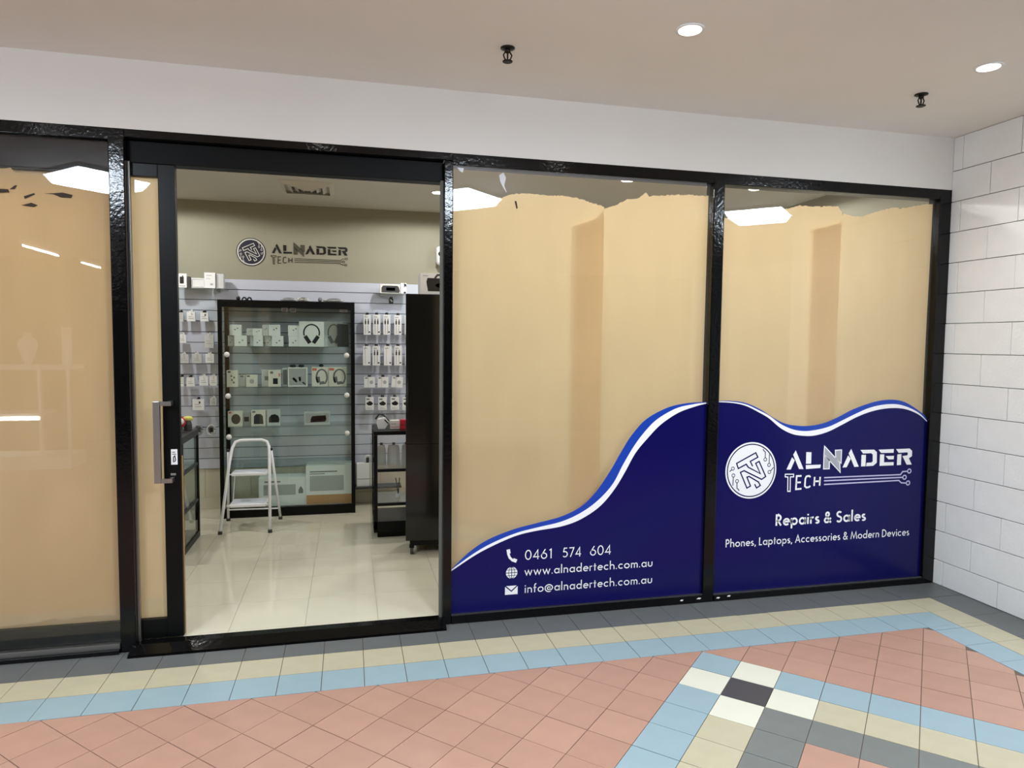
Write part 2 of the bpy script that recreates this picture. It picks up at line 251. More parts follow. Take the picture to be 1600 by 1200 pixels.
LOGO = [[-1.093, 2.417], [-0.843, 2.427], [-0.799, 2.37], [-0.106, 2.396], [-0.797, 2.488], [-0.97, 2.545], [-0.973, 2.288], [-0.799, 2.317], [-0.589, 2.331]]
SLAT = [[0.358, 2.168], [0.358, 2.066], [0.358, 1.974], [0.358, 1.878], [-0.012, 0.365], [-1.508, 0.427], [-1.478, 2.149], [0.791, 2.883], [-1.466, 2.819], [-1.513, 0.14]]
ICON = [[0.825, 0.37], [0.826, 0.267], [0.825, 0.163]]
LOGO_C = [2.378, 0.819]
LET = [[[0.255, -0.003], [0.293, 0.075], [0.313, 0.055], [0.286, -0.004]], [[0.318, 0.119], [0.38, -0.004], [0.347, -0.003], [0.3, 0.091]], [[0.396, 0.106], [0.434, 0.104], [0.435, 0.029], [0.397, 0.03]], [[0.396, 0.021], [0.508, 0.021], [0.505, -0.001], [0.398, -0.005]], [[0.672, -0.004], [0.712, 0.075], [0.733, 0.052], [0.704, -0.003]], [[0.733, 0.118], [0.797, -0.002], [0.763, -0.003], [0.716, 0.088]], [[0.805, 0.109], [0.911, 0.108], [0.933, 0.091], [0.936, 0.02], [0.909, 0.0], [0.854, -0.001], [0.857, 0.022], [0.894, 0.022], [0.904, 0.03], [0.902, 0.074], [0.891, 0.085], [0.826, 0.085]], [[0.815, 0.076], [0.849, 0.075], [0.849, -0.001], [0.815, -0.001]], [[0.946, 0.107], [1.066, 0.108], [1.065, 0.083], [0.967, 0.084]], [[0.959, 0.075], [0.992, 0.074], [0.992, 0.021], [1.069, 0.02], [1.069, -0.002], [0.959, -0.002]], [[1.003, 0.062], [1.069, 0.062], [1.068, 0.039], [1.028, 0.039]], [[1.084, 0.107], [1.192, 0.108], [1.212, 0.092], [1.213, 0.056], [1.189, 0.042], [1.214, -0.001], [1.174, -0.001], [1.137, 0.058], [1.177, 0.063], [1.18, 0.078], [1.171, 0.083], [1.106, 0.081]], [[1.096, 0.071], [1.128, 0.072], [1.128, -0.001], [1.096, -0.002]]]
LETN = [[[0.529, -0.008], [0.528, 0.08], [0.571, 0.047], [0.572, -0.008]], [[0.53, 0.141], [0.649, 0.03], [0.656, -0.035], [0.528, 0.087]], [[0.613, 0.112], [0.66, 0.113], [0.66, 0.026], [0.617, 0.062]]]
TT = [[0.247, -0.033], [0.308, -0.035], [0.309, -0.052], [0.285, -0.052], [0.287, -0.146], [0.269, -0.145], [0.267, -0.052], [0.247, -0.05]]
ECH = [[[0.367, -0.048], [0.331, -0.048], [0.329, -0.134], [0.37, -0.132]], [[0.33, -0.09], [0.364, -0.09]], [[0.434, -0.058], [0.422, -0.05], [0.403, -0.053], [0.396, -0.067], [0.394, -0.116], [0.406, -0.126], [0.424, -0.124], [0.435, -0.116]], [[0.465, -0.058], [0.463, -0.118]], [[0.506, -0.059], [0.504, -0.117]], [[0.465, -0.088], [0.505, -0.087]]]
TRACE = [[[0.536, -0.066], [1.128, -0.067], [1.144, -0.047], [1.185, -0.046]], [[0.536, -0.087], [1.148, -0.086]], [[0.537, -0.111], [1.116, -0.106], [1.137, -0.123], [1.178, -0.126]]]
TRING = [[1.197, -0.045], [1.161, -0.086], [1.191, -0.126]]
MONO = [[[0.01, 0.026], [-0.008, 0.058], [0.045, 0.083], [0.029, 0.112], [-0.104, 0.048], [-0.091, 0.015], [-0.036, 0.041], [-0.021, 0.021], [0.067, -0.023], [0.031, 0.044], [0.055, 0.056], [0.106, -0.043], [0.077, -0.06], [-0.05, 0.0], [-0.075, -0.01], [-0.026, -0.112], [-0.001, -0.1], [-0.028, -0.042], [-0.013, -0.038], [0.055, -0.076], [0.069, -0.099], [0.043, -0.114], [0.028, -0.089]]]
CIRC = [[[0.081, 0.135], [0.086, 0.124], [0.098, 0.114], [0.098, 0.076]], [[0.127, 0.099], [0.128, 0.04]], [[0.16, 0.015], [0.139, -0.009]], [[-0.151, -0.003], [-0.136, 0.01]], [[-0.126, -0.093], [-0.124, -0.038]], [[-0.082, -0.128], [-0.084, -0.119], [-0.096, -0.111], [-0.097, -0.074]]]
CRING = [[0.099, 0.067], [0.127, 0.031], [0.131, -0.015], [-0.129, 0.016], [-0.124, -0.028], [-0.097, -0.065]]
# ---------------------------------------------------------------- a small geometric stroke alphabet (cap height 1)
def AR(cx, cz, rx, rz, a0, a1, n=16): return [(cx+rx*math.cos(math.radians(a0+(a1-a0)*i/n)), cz+rz*math.sin(math.radians(a0+(a1-a0)*i/n))) for i in range(n+1)]
def LN(*p): return list(p)
X_ = .62
GL = {
 'a': ([AR(.28, .31, .23, .26, 0, 360, 28), LN((.53, 0), (.53, X_))], .58), 'c': ([AR(.3, .31, .25, .26, 48, 312, 22)], .5),
 'd': ([AR(.28, .31, .23, .26, 0, 360, 28), LN((.53, 0), (.53, 1.08))], .58), 'e': ([LN((.06, .33), (.53, .33))+AR(.3, .31, .24, .26, 5, 315, 24)[1:]], .55),
 'f': ([LN((.13, 0), (.13, .85))+AR(.27, .85, .14, .17, 180, 75, 8)[1:], LN((0, .57), (.3, .57))], .3), 'h': ([LN((.06, 0), (.06, 1.08)), AR(.27, .36, .2, .21, 180, 0, 12)+LN((.47, 0))], .53),
 'i': ([LN((.06, 0), (.06, X_)), LN((.06, .78), (.06, .91))], .12), 'l': ([LN((.06, 0), (.06, 1.08))], .12),
 'm': ([LN((.06, 0), (.06, X_)), AR(.23, .38, .16, .19, 180, 0, 12)+LN((.39, 0)), AR(.55, .38, .16, .19, 180, 0, 12)+LN((.71, 0))], .77),
 'n': ([LN((.06, 0), (.06, X_)), AR(.25, .36, .19, .21, 180, 0, 12)+LN((.44, 0))], .5), 'o': ([AR(.31, .31, .26, .26, 0, 360, 28)], .62),
 'p': ([AR(.3, .31, .23, .26, 0, 360, 28), LN((.06, -.32), (.06, X_))], .58), 'r': ([LN((.06, 0), (.06, X_)), AR(.24, .38, .18, .19, 180, 70, 8)], .3),
 's': ([AR(.19, .45, .13, .12, 40, 250, 12)+AR(.19, .17, .14, .12, 70, -150, 14)], .37), 't': ([LN((.14, 0), (.14, .88)), LN((0, .57), (.28, .57))], .28),
 'u': ([LN((.06, X_), (.06, .25))+AR(.26, .25, .2, .2, 180, 360, 12)+LN((.46, X_))], .52), 'v': ([LN((.03, X_), (.25, .04), (.47, X_))], .5),
 'w': ([LN((.03, X_), (.22, .05), (.4, .58), (.58, .05), (.77, X_))], .8), '.': ([LN((.06, 0), (.06, .12))], .12), ',': ([LN((.1, .1), (.02, -.16))], .14),
 '@': ([AR(.4, .35, .14, .17, 0, 360, 20), LN((.56, .55), (.54, .28))+AR(.65, .28, .11, .11, 180, 300, 6)[1:]+AR(.42, .36, .4, .42, 5, 300, 30)], .86),
 '&': ([LN((.62, 0), (.2, .62))+AR(.29, .78, .14, .17, 205, -30, 12)+LN((.2, .46))+AR(.25, .24, .2, .2, 120, 320, 12)+LN((.6, .45))], .66),
 'A': ([LN((.02, 0), (.34, .98), (.66, 0)), LN((.14, .32), (.54, .32))], .68), 'D': ([LN((.06, .05), (.06, .95), (.2, .95))+AR(.2, .5, .4, .45, 90, -90, 16)+LN((.06, .05))], .64),
 'L': ([LN((.06, 1), (.06, .05), (.4, .05))], .4), 'M': ([LN((.02, 0), (.16, .95), (.45, .12), (.74, .95), (.88, 0))], .9),
 'P': ([LN((.06, 0), (.06, .95), (.2, .95))+AR(.2, .7, .23, .25, 90, -90, 12)+LN((.06, .45))], .46), 'R': ([LN((.06, 0), (.06, .95), (.2, .95))+AR(.2, .7, .23, .25, 90, -90, 12)+LN((.06, .45)), LN((.2, .45), (.47, 0))], .5),
 'S': ([AR(.27, .74, .19, .21, 35, 255, 14)+AR(.26, .27, .21, .23, 80, -150, 16)], .52),
 '0': ([AR(.31, .5, .26, .46, 0, 360, 32)], .62), '1': ([LN((.08, .84), (.24, .95), (.24, 0))], .36), '4': ([LN((.46, 0), (.46, .95), (.06, .26), (.6, .26))], .62),
 '5': ([LN((.5, .95), (.2, .95), (.13, .58))+AR(.27, .32, .25, .27, 110, -140, 18)], .56), '6': ([AR(.3, .31, .25, .27, 0, 360, 26), LN((.08, .42), (.42, .98))], .6),
 '7': ([LN((.04, .95), (.52, .95), (.16, 0))], .54)}
def text_mb(s, x0, z0, x1, cap, y, wd, track=.12, space=.34):
    pos = 0; parts = []
    for ch in s:
        if ch == ' ': pos += space; continue
        st, adv = GL[ch]; parts += [[(pos+a, b) for a, b in p] for p in st]; pos += adv+track
    pos -= track; k = (x1-x0)/pos; mb = MB()
    for p in parts:
        q = [(x0+a*k, z0+b*cap) for a, b in p]; cl = (Vector(q[0])-Vector(q[-1])).length < 1e-6 and len(q) > 6
        mb.stroke(q[:-1] if cl else q, wd*cap, y, cl)
    return mb
# ---------------------------------------------------------------- setting: mall floor of laid tiles
CEIL = 2.985; XR = 3.81; T = .1985; YBT = -.6205; YCB = -.429; YDC = -.2338; X0 = -1.41934
fl = MB(); fl.box(-7, -9.5, -.08, 7, .02, -.004); floor = tag(fl.build('floor', 'grout'), kind='structure')
def tile(pts, m, j=.0016):
    cx = sum(p[0] for p in pts)/len(pts); cy = sum(p[1] for p in pts)/len(pts); h = random.uniform(-.0006, .0006)
    q = []
    for x, y in pts:
        d = Vector((cx-x, cy-y)); d = d.normalized()*j*1.4 if d.length else d; q.append((x+d.x, y+d.y))
    a = sum(q[i][0]*q[(i+1) % len(q)][1]-q[(i+1) % len(q)][0]*q[i][1] for i in range(len(q)))
    if a < 0: q = q[::-1]
    mb = MB(); c = Vector((cx, cy, 0)); mb.prism([(x-cx, y-cy) for x, y in q], -.006, h)
    o = mb.build('tile', m, origin=False); o.parent = floor; o.location = c-floor.location; return o
def rt(x0, y0, x1, y1, m): tile([(x0, y0), (x1, y0), (x1, y1), (x0, y1)], m)
XB0, XB1, XB2 = 3.142, 3.34, 3.535
k = -5
while True:
    a = X0+k*T; b = a+T
    if a > XR-.02: break
    if b > -2.6:
        rt(a, YDC, min(b, XR), -.005, 'dark')
        if a < XB2-.03: rt(a, YCB, min(b, XB2), YDC, 'cream')
        if a < XB1-.03: rt(a, YBT, min(b, XB1), YCB, 'blue')
    k += 1
rt(XB1, YBT, XB2, YCB, 'cream'); rt(XB0, -.663, XB1, YBT, 'blue'); rt(XB1, -.663, XB2, YBT, 'cream')
y = -.663
while y > -1.7:
    rt(XB0, y-T, XB1, y, 'blue'); rt(XB1, y-T, XB2, y, 'cream'); y -= T
y = YDC
while y > -1.7:
    rt(XB2, y-T*1.5, XR, y, 'dark'); y -= T*1.5
DX, DY, DS = 1.70571, -.62733, .19746; q2 = DS*math.sqrt(.5)
def clip(P, f):
    o = []
    for i in range(len(P)):
        a, b = P[i], P[(i+1) % len(P)]; fa, fb = f(a), f(b)
        if fa >= 0: o.append(a)
        if (fa >= 0) != (fb >= 0): t = fa/(fa-fb); o.append((a[0]+(b[0]-a[0])*t, a[1]+(b[1]-a[1])*t))
    return o
def dcol(i, j):
    if i < 0 or j < 0: return None
    if (i, j) == (1, 1): return 'coal'
    if (i, j) in ((0, 1), (1, 0), (1, 2), (2, 1)): return 'white_t'
    if i == 0 or j == 0: return 'blue'
    if i == 1 or j == 1: return 'cream'
    if i == 2 or j == 2: return 'grey_t'
    return None
rest = MB()
mi_of = {'terra': 0, 'blue': 1, 'cream': 2, 'grey_t': 3}
for i in range(-40, 46):
    for j in range(-40, 46):
        P = [(DX+q2*(a-b), DY-q2*(a+b)) for a, b in ((i, j), (i, j+1), (i+1, j+1), (i+1, j))]
        cx = sum(p[0] for p in P)/4; cy = sum(p[1] for p in P)/4
        if cx < -5 or cx > 5.5 or cy < -8 or cy > YBT+.12: continue
        if cx > XB0+.12 and cy > -1.75: continue
        P = clip(P, lambda p: (YBT-.001)-p[1]); P = clip(P, lambda p: (XB0-.001)-p[0]) if cy > -1.75 and P else P
        if len(P) < 3: continue
        ar = abs(sum(P[a][0]*P[(a+1) % len(P)][1]-P[(a+1) % len(P)][0]*P[a][1] for a in range(len(P))))/2
        if ar < .003: continue
        c = dcol(i, j) or random.choice(('terra', 'terra', 'terra2', 'terra3'))
        lim = -1.0-.23*(cx+1.4)-.18
        if cy > lim and cx > -2.7 and cx < 3.3: tile(P, c)
        else:
            n = len(rest.v); rest.v += [(x, y, 0) for x, y in P]; a = sum(P[t][0]*P[(t+1) % len(P)][1]-P[(t+1) % len(P)][0]*P[t][1] for t in range(len(P)))
            rest.f.append(tuple(range(n, n+len(P))) if a > 0 else tuple(range(n+len(P)-1, n-1, -1))); rest.m.append(mi_of.get(c, 0))
tag(rest.build('tile_field', ['terra', 'blue', 'cream', 'grey_t'], floor), kind='stuff')
# ---------------------------------------------------------------- setting: walls and ceiling of the mall
wf = MB(); wf.box(-7, 0, 2.648, XR, .14, CEIL); tag(wf.build('wall_front', 'plaster'), kind='structure')
wf = MB(); wf.box(-7, -9.5, CEIL, 7, .14, CEIL+.1); tag(wf.build('ceiling', 'ceil'), kind='structure')
wm = MB(); wm.box(XR+.0025, -1.62, 0, XR+.2, .14, CEIL); wallr = tag(wm.build('wall_right', 'mortar'), kind='structure')
zs = [0, .166]+[.166+.2*k for k in range(1, 15)]; zs[-1] = CEIL
def block(y0, y1, z0, z1):
    mb = MB(); g = .0022; mb.box(-.02, y0+g, z0+g, .006, y1-g, z1-g)
    mb.v = [(x, y-(y0+y1)/2, z-z0) for x, y, z in mb.v]
    o = mb.build('block', 'block', origin=False, bevel=.003); o.parent = wallr
    o.location = Vector((XR+random.uniform(-.0015, .0015), (y0+y1)/2, z0))-wallr.location
for k in range(len(zs)-1):
    e = -.28 if k % 2 == 1 else -.075
    cuts = [.0, e]; y = e
    while y > -1.6: y = max(y-.4, -1.62); cuts.append(y)
    for a, b in zip(cuts, cuts[1:]): block(b, a, zs[k], zs[k+1])
ow = MB(); ow.box(-7, -9.7, 0, 7, -9.5, CEIL); tag(ow.build('wall_opposite', 'oppo'), kind='structure')
# ---------------------------------------------------------------- setting: shopfront frame, threshold, glass
sf = empty('trim_1', (0.4, .04, 0), kind='structure')
def part(name, m, par, b, bevel=.003):
    mb = MB()
    for q in (b if isinstance(b[0], (list, tuple)) else [b]): mb.box(*q)
    return mb.build(name, m, par, bevel=bevel)
part('head_rail', 'black', sf, (.465, 0, 2.583, 3.80, .09, 2.648)); part('head_rail', 'black', sf, (-4.2, 0, 2.59, -1.172, .09, 2.648))
part('head_rail', 'black', sf, (-1.172, 0, 2.607, .465, .09, 2.648)); part('door_header', 'track', sf, (-1.172, .045, 2.497, .418, .13, 2.607)); part('track_cover', 'track', sf, (-4.2, .05, 2.44, -1.245, .2, 2.592), .006)
for a, b in ((-1.245, -1.172), (.418, .468), (2.053, 2.127), (3.70, 3.802), (-4.2, -4.12)): part('mullion', 'black', sf, (a, -.004, 0, b, .09, 2.60), .005)
part('jamb_channel', 'alu', sf, (-1.172, .03, .03, -1.158, .05, 2.5), .002); part('jamb_channel', 'seal', sf, (.402, .02, .03, .4185, .06, 2.5), .002)
part('bottom_rail', 'black', sf, (.468, -.01, 0, 2.053, .09, .047)); part('bottom_rail', 'black', sf, (2.127, -.01, 0, 3.70, .09, .04)); part('bottom_rail', 'black', sf, (-4.12, -.03, 0, -1.245, .09, .022))
part('glazing_bead', 'alu', sf, (.468, .002, .047, 2.053, .018, .0505), 0); part('glazing_bead', 'alu', sf, (2.127, .002, .04, 3.70, .018, .0435), 0); part('glazing_bead', 'alu', sf, (-4.12, -.012, .022, -1.245, .018, .05), .002)
th = MB(); th.v = [(x, yy, z) for x in (-1.19, .43) for yy, z in ((-.088, 0), (-.084, .012), (-.01, .036), (.05, .036), (.05, 0))]
th.f = [(0, 1, 2, 3, 4), (9, 8, 7, 6, 5)]+[(i, 5+i, 5+(i+1) % 5, (i+1) % 5) for i in range(5)]; th.m = [0]*7; th.build('threshold', 'black', sf, fix=True)
for n, (a, b, z0, z1) in enumerate(((-4.12, -1.245, .04, 2.6), (.468, 2.053, .04, 2.59), (2.127, 3.70, .035, 2.59))):
    w_ = empty('window_%d' % (n+1), ((a+b)/2, .02, z0), kind='structure'); part('glass_pane', 'glass', w_, (a-.005, .02, z0, b+.005, .026, z1), 0)
# kraft paper behind the glass
def interp(pts, x):
    if x <= pts[0][0]: return pts[0][1]
    for a, b in zip(pts, pts[1:]):
        if x <= b[0]: return a[1]+(b[1]-a[1])*(x-a[0])/max(1e-6, b[0]-a[0])
    return pts[-1][1]
def paper(name, x0, x1, top, bot, y, label, cat='paper', seed=0, amp=.004, parent=None, nx=90, jag=.004):
    rr = random.Random(seed); mb = MB(); ny = 14; ph = [rr.uniform(0, 6) for _ in range(6)]
    for i in range(nx+1):
        x = x0+(x1-x0)*i/nx; zt = (interp(top, x) if isinstance(top, list) else top)+(rr.uniform(-jag, jag) if isinstance(top, list) else 0)
        zb = (interp(bot, x)+rr.uniform(-jag, jag)) if isinstance(bot, list) else bot
        for j in range(ny+1):
            z = zb+(zt-zb)*j/ny
            dy = amp*(math.sin(x*3.1+ph[0]+.6*z)+.6*math.sin(x*8.7+ph[1]+.9*math.sin(z*2+ph[2]))+.35*math.sin(z*4.3+x*2+ph[3]))
            mb.v.append((x, y+dy, z))
    for i in range(nx):
        for j in range(ny): a = i*(ny+1)+j; mb.f.append((a, a+ny+1, a+ny+2, a+1)); mb.m.append(0)
    o = mb.build(name, 'paper', parent, smooth=True)
    if label: tag(o, label, cat, 'kraft paper over the windows')
    return o
P1T = [[-4.1, 2.44]]+P1_TOP; P1B = [[-4.1, .1]]+P1_BOT
pa = paper('paper_sheet', -4.12, -1.21, P1T, P1B, .038, 'brown paper sheet behind the window beside the sliding door, torn along its bottom', seed=1, amp=.002, nx=160)
pb = paper('paper_sheet', .46, P2A_TOP[-1][0], P2A_TOP, .05, .048, 'brown paper sheet behind the wide window next to the doorway post', seed=2)
paper('paper_sheet', P2B_TOP[0][0], 2.075, P2B_TOP, .05, .063, 'brown paper sheet overlapping its neighbour in the wide window, beside the middle mullion', seed=3)
paper('paper_sheet', 2.11, P3A_TOP[-1][0], P3A_TOP, .045, .048, 'brown paper sheet in the end window against the middle mullion', seed=4)
paper('paper_sheet', P3B_TOP[0][0], 3.72, P3B_TOP, .045, .063, 'brown paper sheet in the end window against the block wall', seed=5)
for o, T_, yy in ((pa, TORN1, .0345), (pb, TORN2, .041)):
    for t in T_: MB().plate(t, yy, yy+.0008).build('torn_shade_patch', 'torn_shade', o)  # tears are uncut: flat plates, the dark behind the paper put into their colour
for P in (((.492, 2.577), (.53, 2.575), (.523, 2.551), (.505, 2.56)), ((.73, 2.55), (.755, 2.567), (.77, 2.538), (.76, 2.495), (.775, 2.455), (.755, 2.482), (.737, 2.516))):
    MB().plate(list(P), .0194, .0198).build('tape_residue', 'clearpk', bpy.data.objects['window_2'])
for x, z, a in ((1.905, .027, .012), (2.022, .03, .016), (2.155, .024, .014), (2.23, .03, .013)):
    MB().plate([(x-a, z-.003), (x+a*.4, z-.006), (x+a, z+.002), (x-a*.2, z+.005)], -.0112, -.0102).build('paint_chip', 'card', sf)
# sliding door leaf
dl, dr, dz0, dz1, DYF = -2.35, -.956, .037, 2.52, .055
d1 = empty('door_1', ((dl+dr)/2, DYF, dz0), kind='structure'); fx = DOOR['xl']
part('stile', 'blackm', d1, (fx, DYF, dz0, dr, .095, dz1)); part('stile', 'blackm', d1, (dl, DYF, dz0, dl+.08, .095, dz1))
part('top_rail', 'blackm', d1, (dl+.08, DYF, DOOR['top'], fx, .095, dz1)); part('bottom_rail', 'blackm', d1, (dl+.08, DYF, dz0, fx, .095, DOOR['bot']))
part('glass_pane', 'glass', d1, (dl+.08, .07, DOOR['bot'], fx, .076, DOOR['top']), 0); part('edge_strip', 'wood', d1, (dr, .075, .04, dr+.005, .09, 1.0), .001)
paper('paper_lining', dl+.08, fx, DOOR['top'], DOOR['bot'], .088, None, parent=d1, seed=9, amp=.0015)
hz0, hz1 = .882, 1.282; hd = MB().box(-1.071, .0, hz0-.012, -1.037, .018, hz1+.012).build('pull_handle', 'steel', d1, bevel=.002); hd['label'] = 'brushed steel bar handle'
for z in (hz0, hz1):
    k_ = MB(); k_.box(-1.0365, .002, z-.011, -.985, .0175, z+.011); k_.box(-1.005, .018, z-.011, -.985, DYF-.0005, z+.011); k_.build('handle_bracket', 'steel', hd)
st = MB().box(STICK[0], DYF-.0012, STICK[1], STICK[2], DYF-.0002, STICK[3]).build('sticker', 'card', d1); st['label'] = 'small white sticker'
sm = MB(); sx, sz = (STICK[0]+STICK[2])/2, STICK[1]
sm.stroke([(sx-.004, sz+.012), (sx-.004, sz+.04), (sx+.003, sz+.046), (sx+.006, sz+.026), (sx+.002, sz+.014)], .005, DYF-.0016); sm.stroke([(sx-.009, sz+.055), (sx+.009, sz+.055)], .004, DYF-.0016); sm.stroke([(sx-.009, sz+.066), (sx+.005, sz+.066)], .004, DYF-.0016)
sm.build('sticker_print', 'ink', st); MB().box(LOCK[0], DYF-.004, LOCK[1], LOCK[2], DYF-.0002, LOCK[3]).build('lock_plate', 'steel', d1, bevel=.001)
# ---------------------------------------------------------------- setting: shop interior
YW = 2.97; ZF = .03; SC = 2.87; SL, SR = -4.2, XR
sfm = MB(); sfm.box(SL, .05, -.02, SR, YW, ZF-.003); sfl = tag(sfm.build('floor', 'shopgrout'), kind='structure')
tx = -.34+.4*-10; srest = MB()
while tx < SR:
    rows = [(.052, .09)]+[(.09+.4*r, min(.49+.4*r, YW)) for r in range(8) if .09+.4*r < YW-.05]
    for a, b in rows:
        x0, x1 = max(tx, SL), min(tx+.4, SR)
        if x1-x0 > .02:
            g = .0011
            if x1 < -1.7 or x0 > 1.1: srest.box(x0+g, a+g, ZF-.006, x1-g, b-g, ZF); continue
            mb = MB(); mb.box(x0+g-x0, g, -.006, x1-g-x0, b-a-g, 0); o = mb.build('floor_tile', 'shoptile', origin=False); o.parent = sfl
            o.location = Vector((x0, a, ZF+random.uniform(-.0003, .0003)))-sfl.location
    tx += .4
tag(srest.build('tile_field', 'shoptile', sfl), kind='stuff')
wb = MB(); wb.box(SL, YW, 0, SR, YW+.12, SC+.1); wallb = tag(wb.build('wall_back', 'shopwall'), kind='structure')
ZT = 2.166; NS = 18; PS = .0975
MB().box(SL, YW-.012, ZT-NS*PS, SR, YW-.0005, ZT).build('slat_backing', 'groove', wallb)
for k in range(NS): MB().box(SL, YW-.022, ZT-(k+1)*PS+.004, SR, YW-.008, ZT-k*PS-.002).build('slat', 'slat', wallb, bevel=.0015)
MB().box(SL, YW-.012, ZF, SR, YW-.0005, .14).build('skirting', 'walltile', wallb, bevel=.002)
for k in range(20): MB().box(SL+.4*k+.001, YW-.008, .141, min(SL+.4*(k+1)-.001, SR), YW-.0005, ZT-NS*PS-.001).build('wall_tile', 'walltile', wallb)
for nm, b in (('wall_left', (SL-.12, .1, 0, SL, YW, SC)), ('wall_right', (SR, .14, 0, SR+.12, YW, SC))): tag(MB().box(*b).build(nm, 'shopwall'), kind='structure')
tag(MB().box(SL, .14, SC, SR, YW, SC+.1).build('ceiling', 'shopceil'), kind='structure')
tag(MB().box(-7, .09, 0, -4.2, .2, 2.66).build('wall_front', 'plaster'), kind='structure')
# ---------------------------------------------------------------- window decals
YV = .0192
def decal(name, label, blue, wt, wb, xa, xb, zb):
    r = empty(name, ((xa+xb)/2, YV, zb), label, 'decal')
    def cat(P, n=6):                                         # smooth the traced curve
        o = []
        for i in range(len(P)-1):
            p0, p1, p2, p3 = P[max(i-1, 0)], P[i], P[i+1], P[min(i+2, len(P)-1)]
            for t in range(n):
                u = t/n; o.append(tuple(.5*((2*p1[k])+(p2[k]-p0[k])*u+(2*p0[k]-5*p1[k]+4*p2[k]-p3[k])*u*u+(3*p1[k]-p0[k]-3*p2[k]+p3[k])*u**3) for k in (0, 1)))
        return o+[tuple(P[-1])]
    def ext(P): P = [list(p) for p in P]; P[0][0] = xa; P[-1][0] = xb; return cat(P)
    B, T_, U = ext(blue), ext(wt), ext(wb)
    def band(up, lo, y, nm, m):
        n = 160; mb = MB()
        for i in range(n+1):
            x = xa+(xb-xa)*i/n; z1 = interp(up, x); z0 = interp(lo, x) if isinstance(lo, list) else lo; mb.v += [(x, y, min(z0, z1)), (x, y, z1)]
        for i in range(n): mb.f.append((2*i, 2*i+2, 2*i+3, 2*i+1)); mb.m.append(0)
        return mb.build(nm, m, r)
    band(U, zb, YV, 'navy_field', 'navy'); band(T_, U, YV-.0001, 'white_band', 'white_v'); band(B, T_, YV, 'bright_blue_band', 'bright')
    return r
YL = YV-.0006
def logo(r, c, k, y, disc, rim, line, let, nfill, nline, tch, tr, ringk=True):
    cx, cz = c
    def tf(P): return [(cx+a*k, cz+b*k) for a, b in P]
    R0 = .1805*k
    d = MB().disc(cx, cz, R0, y)
    d.build('emblem_disc', disc, r)
    m = MB(); m.ring(cx, cz, R0*.905, R0*.945, y-.0005) if ringk else m.ring(cx, cz, R0*.86, R0*.94, y-.0005)
    for P in MONO: m.stroke(tf(P), .0085*k, y-.0005)
    for P in CIRC: m.stroke(tf(P), .0055*k, y-.0005)
    for P in CRING: q = tf([P])[0]; m.ring(q[0], q[1], .008*k, .0125*k, y-.0005, n=20)
    m.build('emblem_lines', line, r)
    for Ps, mt in ((LET[0:2], let), (LET[2:4], let), (LETN, nfill), (LET[4:6], let), (LET[6:8], let), (LET[8:11], let), (LET[11:13], let)):
        m = MB()
        for P in Ps: m.plate(tf(P), y-.0003, y+.0002)
        m.build('letter', mt, r)
    m = MB()
    for P in LETN: m.stroke(tf(P), .007*k, y-.0006, True)
    m.build('letter_outline', nline, r)
    m = MB(); m.stroke(tf(TT), .007*k, y-.0005, True)
    for P in ECH: m.stroke(tf(P), .0115*k, y-.0005)
    m.build('small_lettering', tch, r)
    m = MB()
    for P in TRACE: m.stroke(tf(P), .0085*k, y-.0005)
    for P in TRING: q = tf([P])[0]; m.ring(q[0], q[1], .0095*k, .0175*k, y-.0005, n=20)
    m.build('circuit_lines', tr, r)
d2 = decal('window_decal', 'navy wave decal with phone number and web address, low on the wide window', W2_BLUE, W2_WT, W2_WB, .4685, 2.0525, .051)
for s_, a_, b_ in (('0461', .905, 1.073), ('574', 1.135, 1.253), ('604', 1.309, 1.444)): text_mb(s_, a_, .338, b_, .0585, YL, .1, .13).build('phone_digits', 'white_v', d2)
text_mb('www.alnadertech.com.au', .904, .2445, 1.717, .05, YL, .12, .15).build('web_address', 'white_v', d2)
text_mb('info@alnadertech.com.au', .906, .140, 1.717, .05, YL, .12, .15).build('mail_address', 'white_v', d2)
ic = MB(); x, z = ICON[0]; a = [(x-.02, z+.034), (x-.021, z+.012), (x-.012, z-.012), (x+.006, z-.03), (x+.026, z-.034)]
ic.stroke(a, .014, YL); ic.stroke([(x-.021, z+.037), (x-.017, z+.012)], .021, YL-.0001); ic.stroke([(x+.008, z-.026), (x+.03, z-.036)], .021, YL-.0001); ic.build('phone_icon', 'white_v', d2)
x, z = ICON[1]; g = MB().disc(x, z, .0345, YL, n=40).build('globe_icon', 'white_v', d2)
g_ = MB(); g_.stroke([(x-.034, z), (x+.034, z)], .004, YL-.0004); g_.stroke([(x, z-.034), (x, z+.034)], .004, YL-.0004); g_.stroke(AR(x, z, .018, .034, 90, 270), .003, YL-.0004); g_.stroke(AR(x, z, .018, .034, -90, 90), .003, YL-.0004)
for dz in (-.017, .017): g_.stroke([(x-.029, z+dz), (x+.029, z+dz)], .003, YL-.0004)
g_.build('globe_lines', 'navy', g)
x, z = ICON[2]; e = MB().plate([(x-.038, z-.026), (x+.038, z-.026), (x+.038, z+.026), (x-.038, z+.026)], YL, YL+.0003).build('envelope_icon', 'white_v', d2)
MB().stroke([(x-.038, z+.027), (x, z-.006), (x+.038, z+.027)], .007, YL-.0004).build('envelope_fold', 'navy', e)
d3 = decal('window_decal', 'navy decal with white round emblem and shop name on the end window', W3_BLUE, W3_WT, W3_WB, 2.1275, 3.6995, .044)
logo(d3, LOGO_C, 1.0, YL, 'white_v', None, 'navy', 'white_v', 'grey_v', 'white_v', 'white_v', 'lilac')
text_mb('Repairs & Sales', 2.568, .453, 3.245, .072, YL, .17, .15, .3).build('slogan', 'white_v', d3)
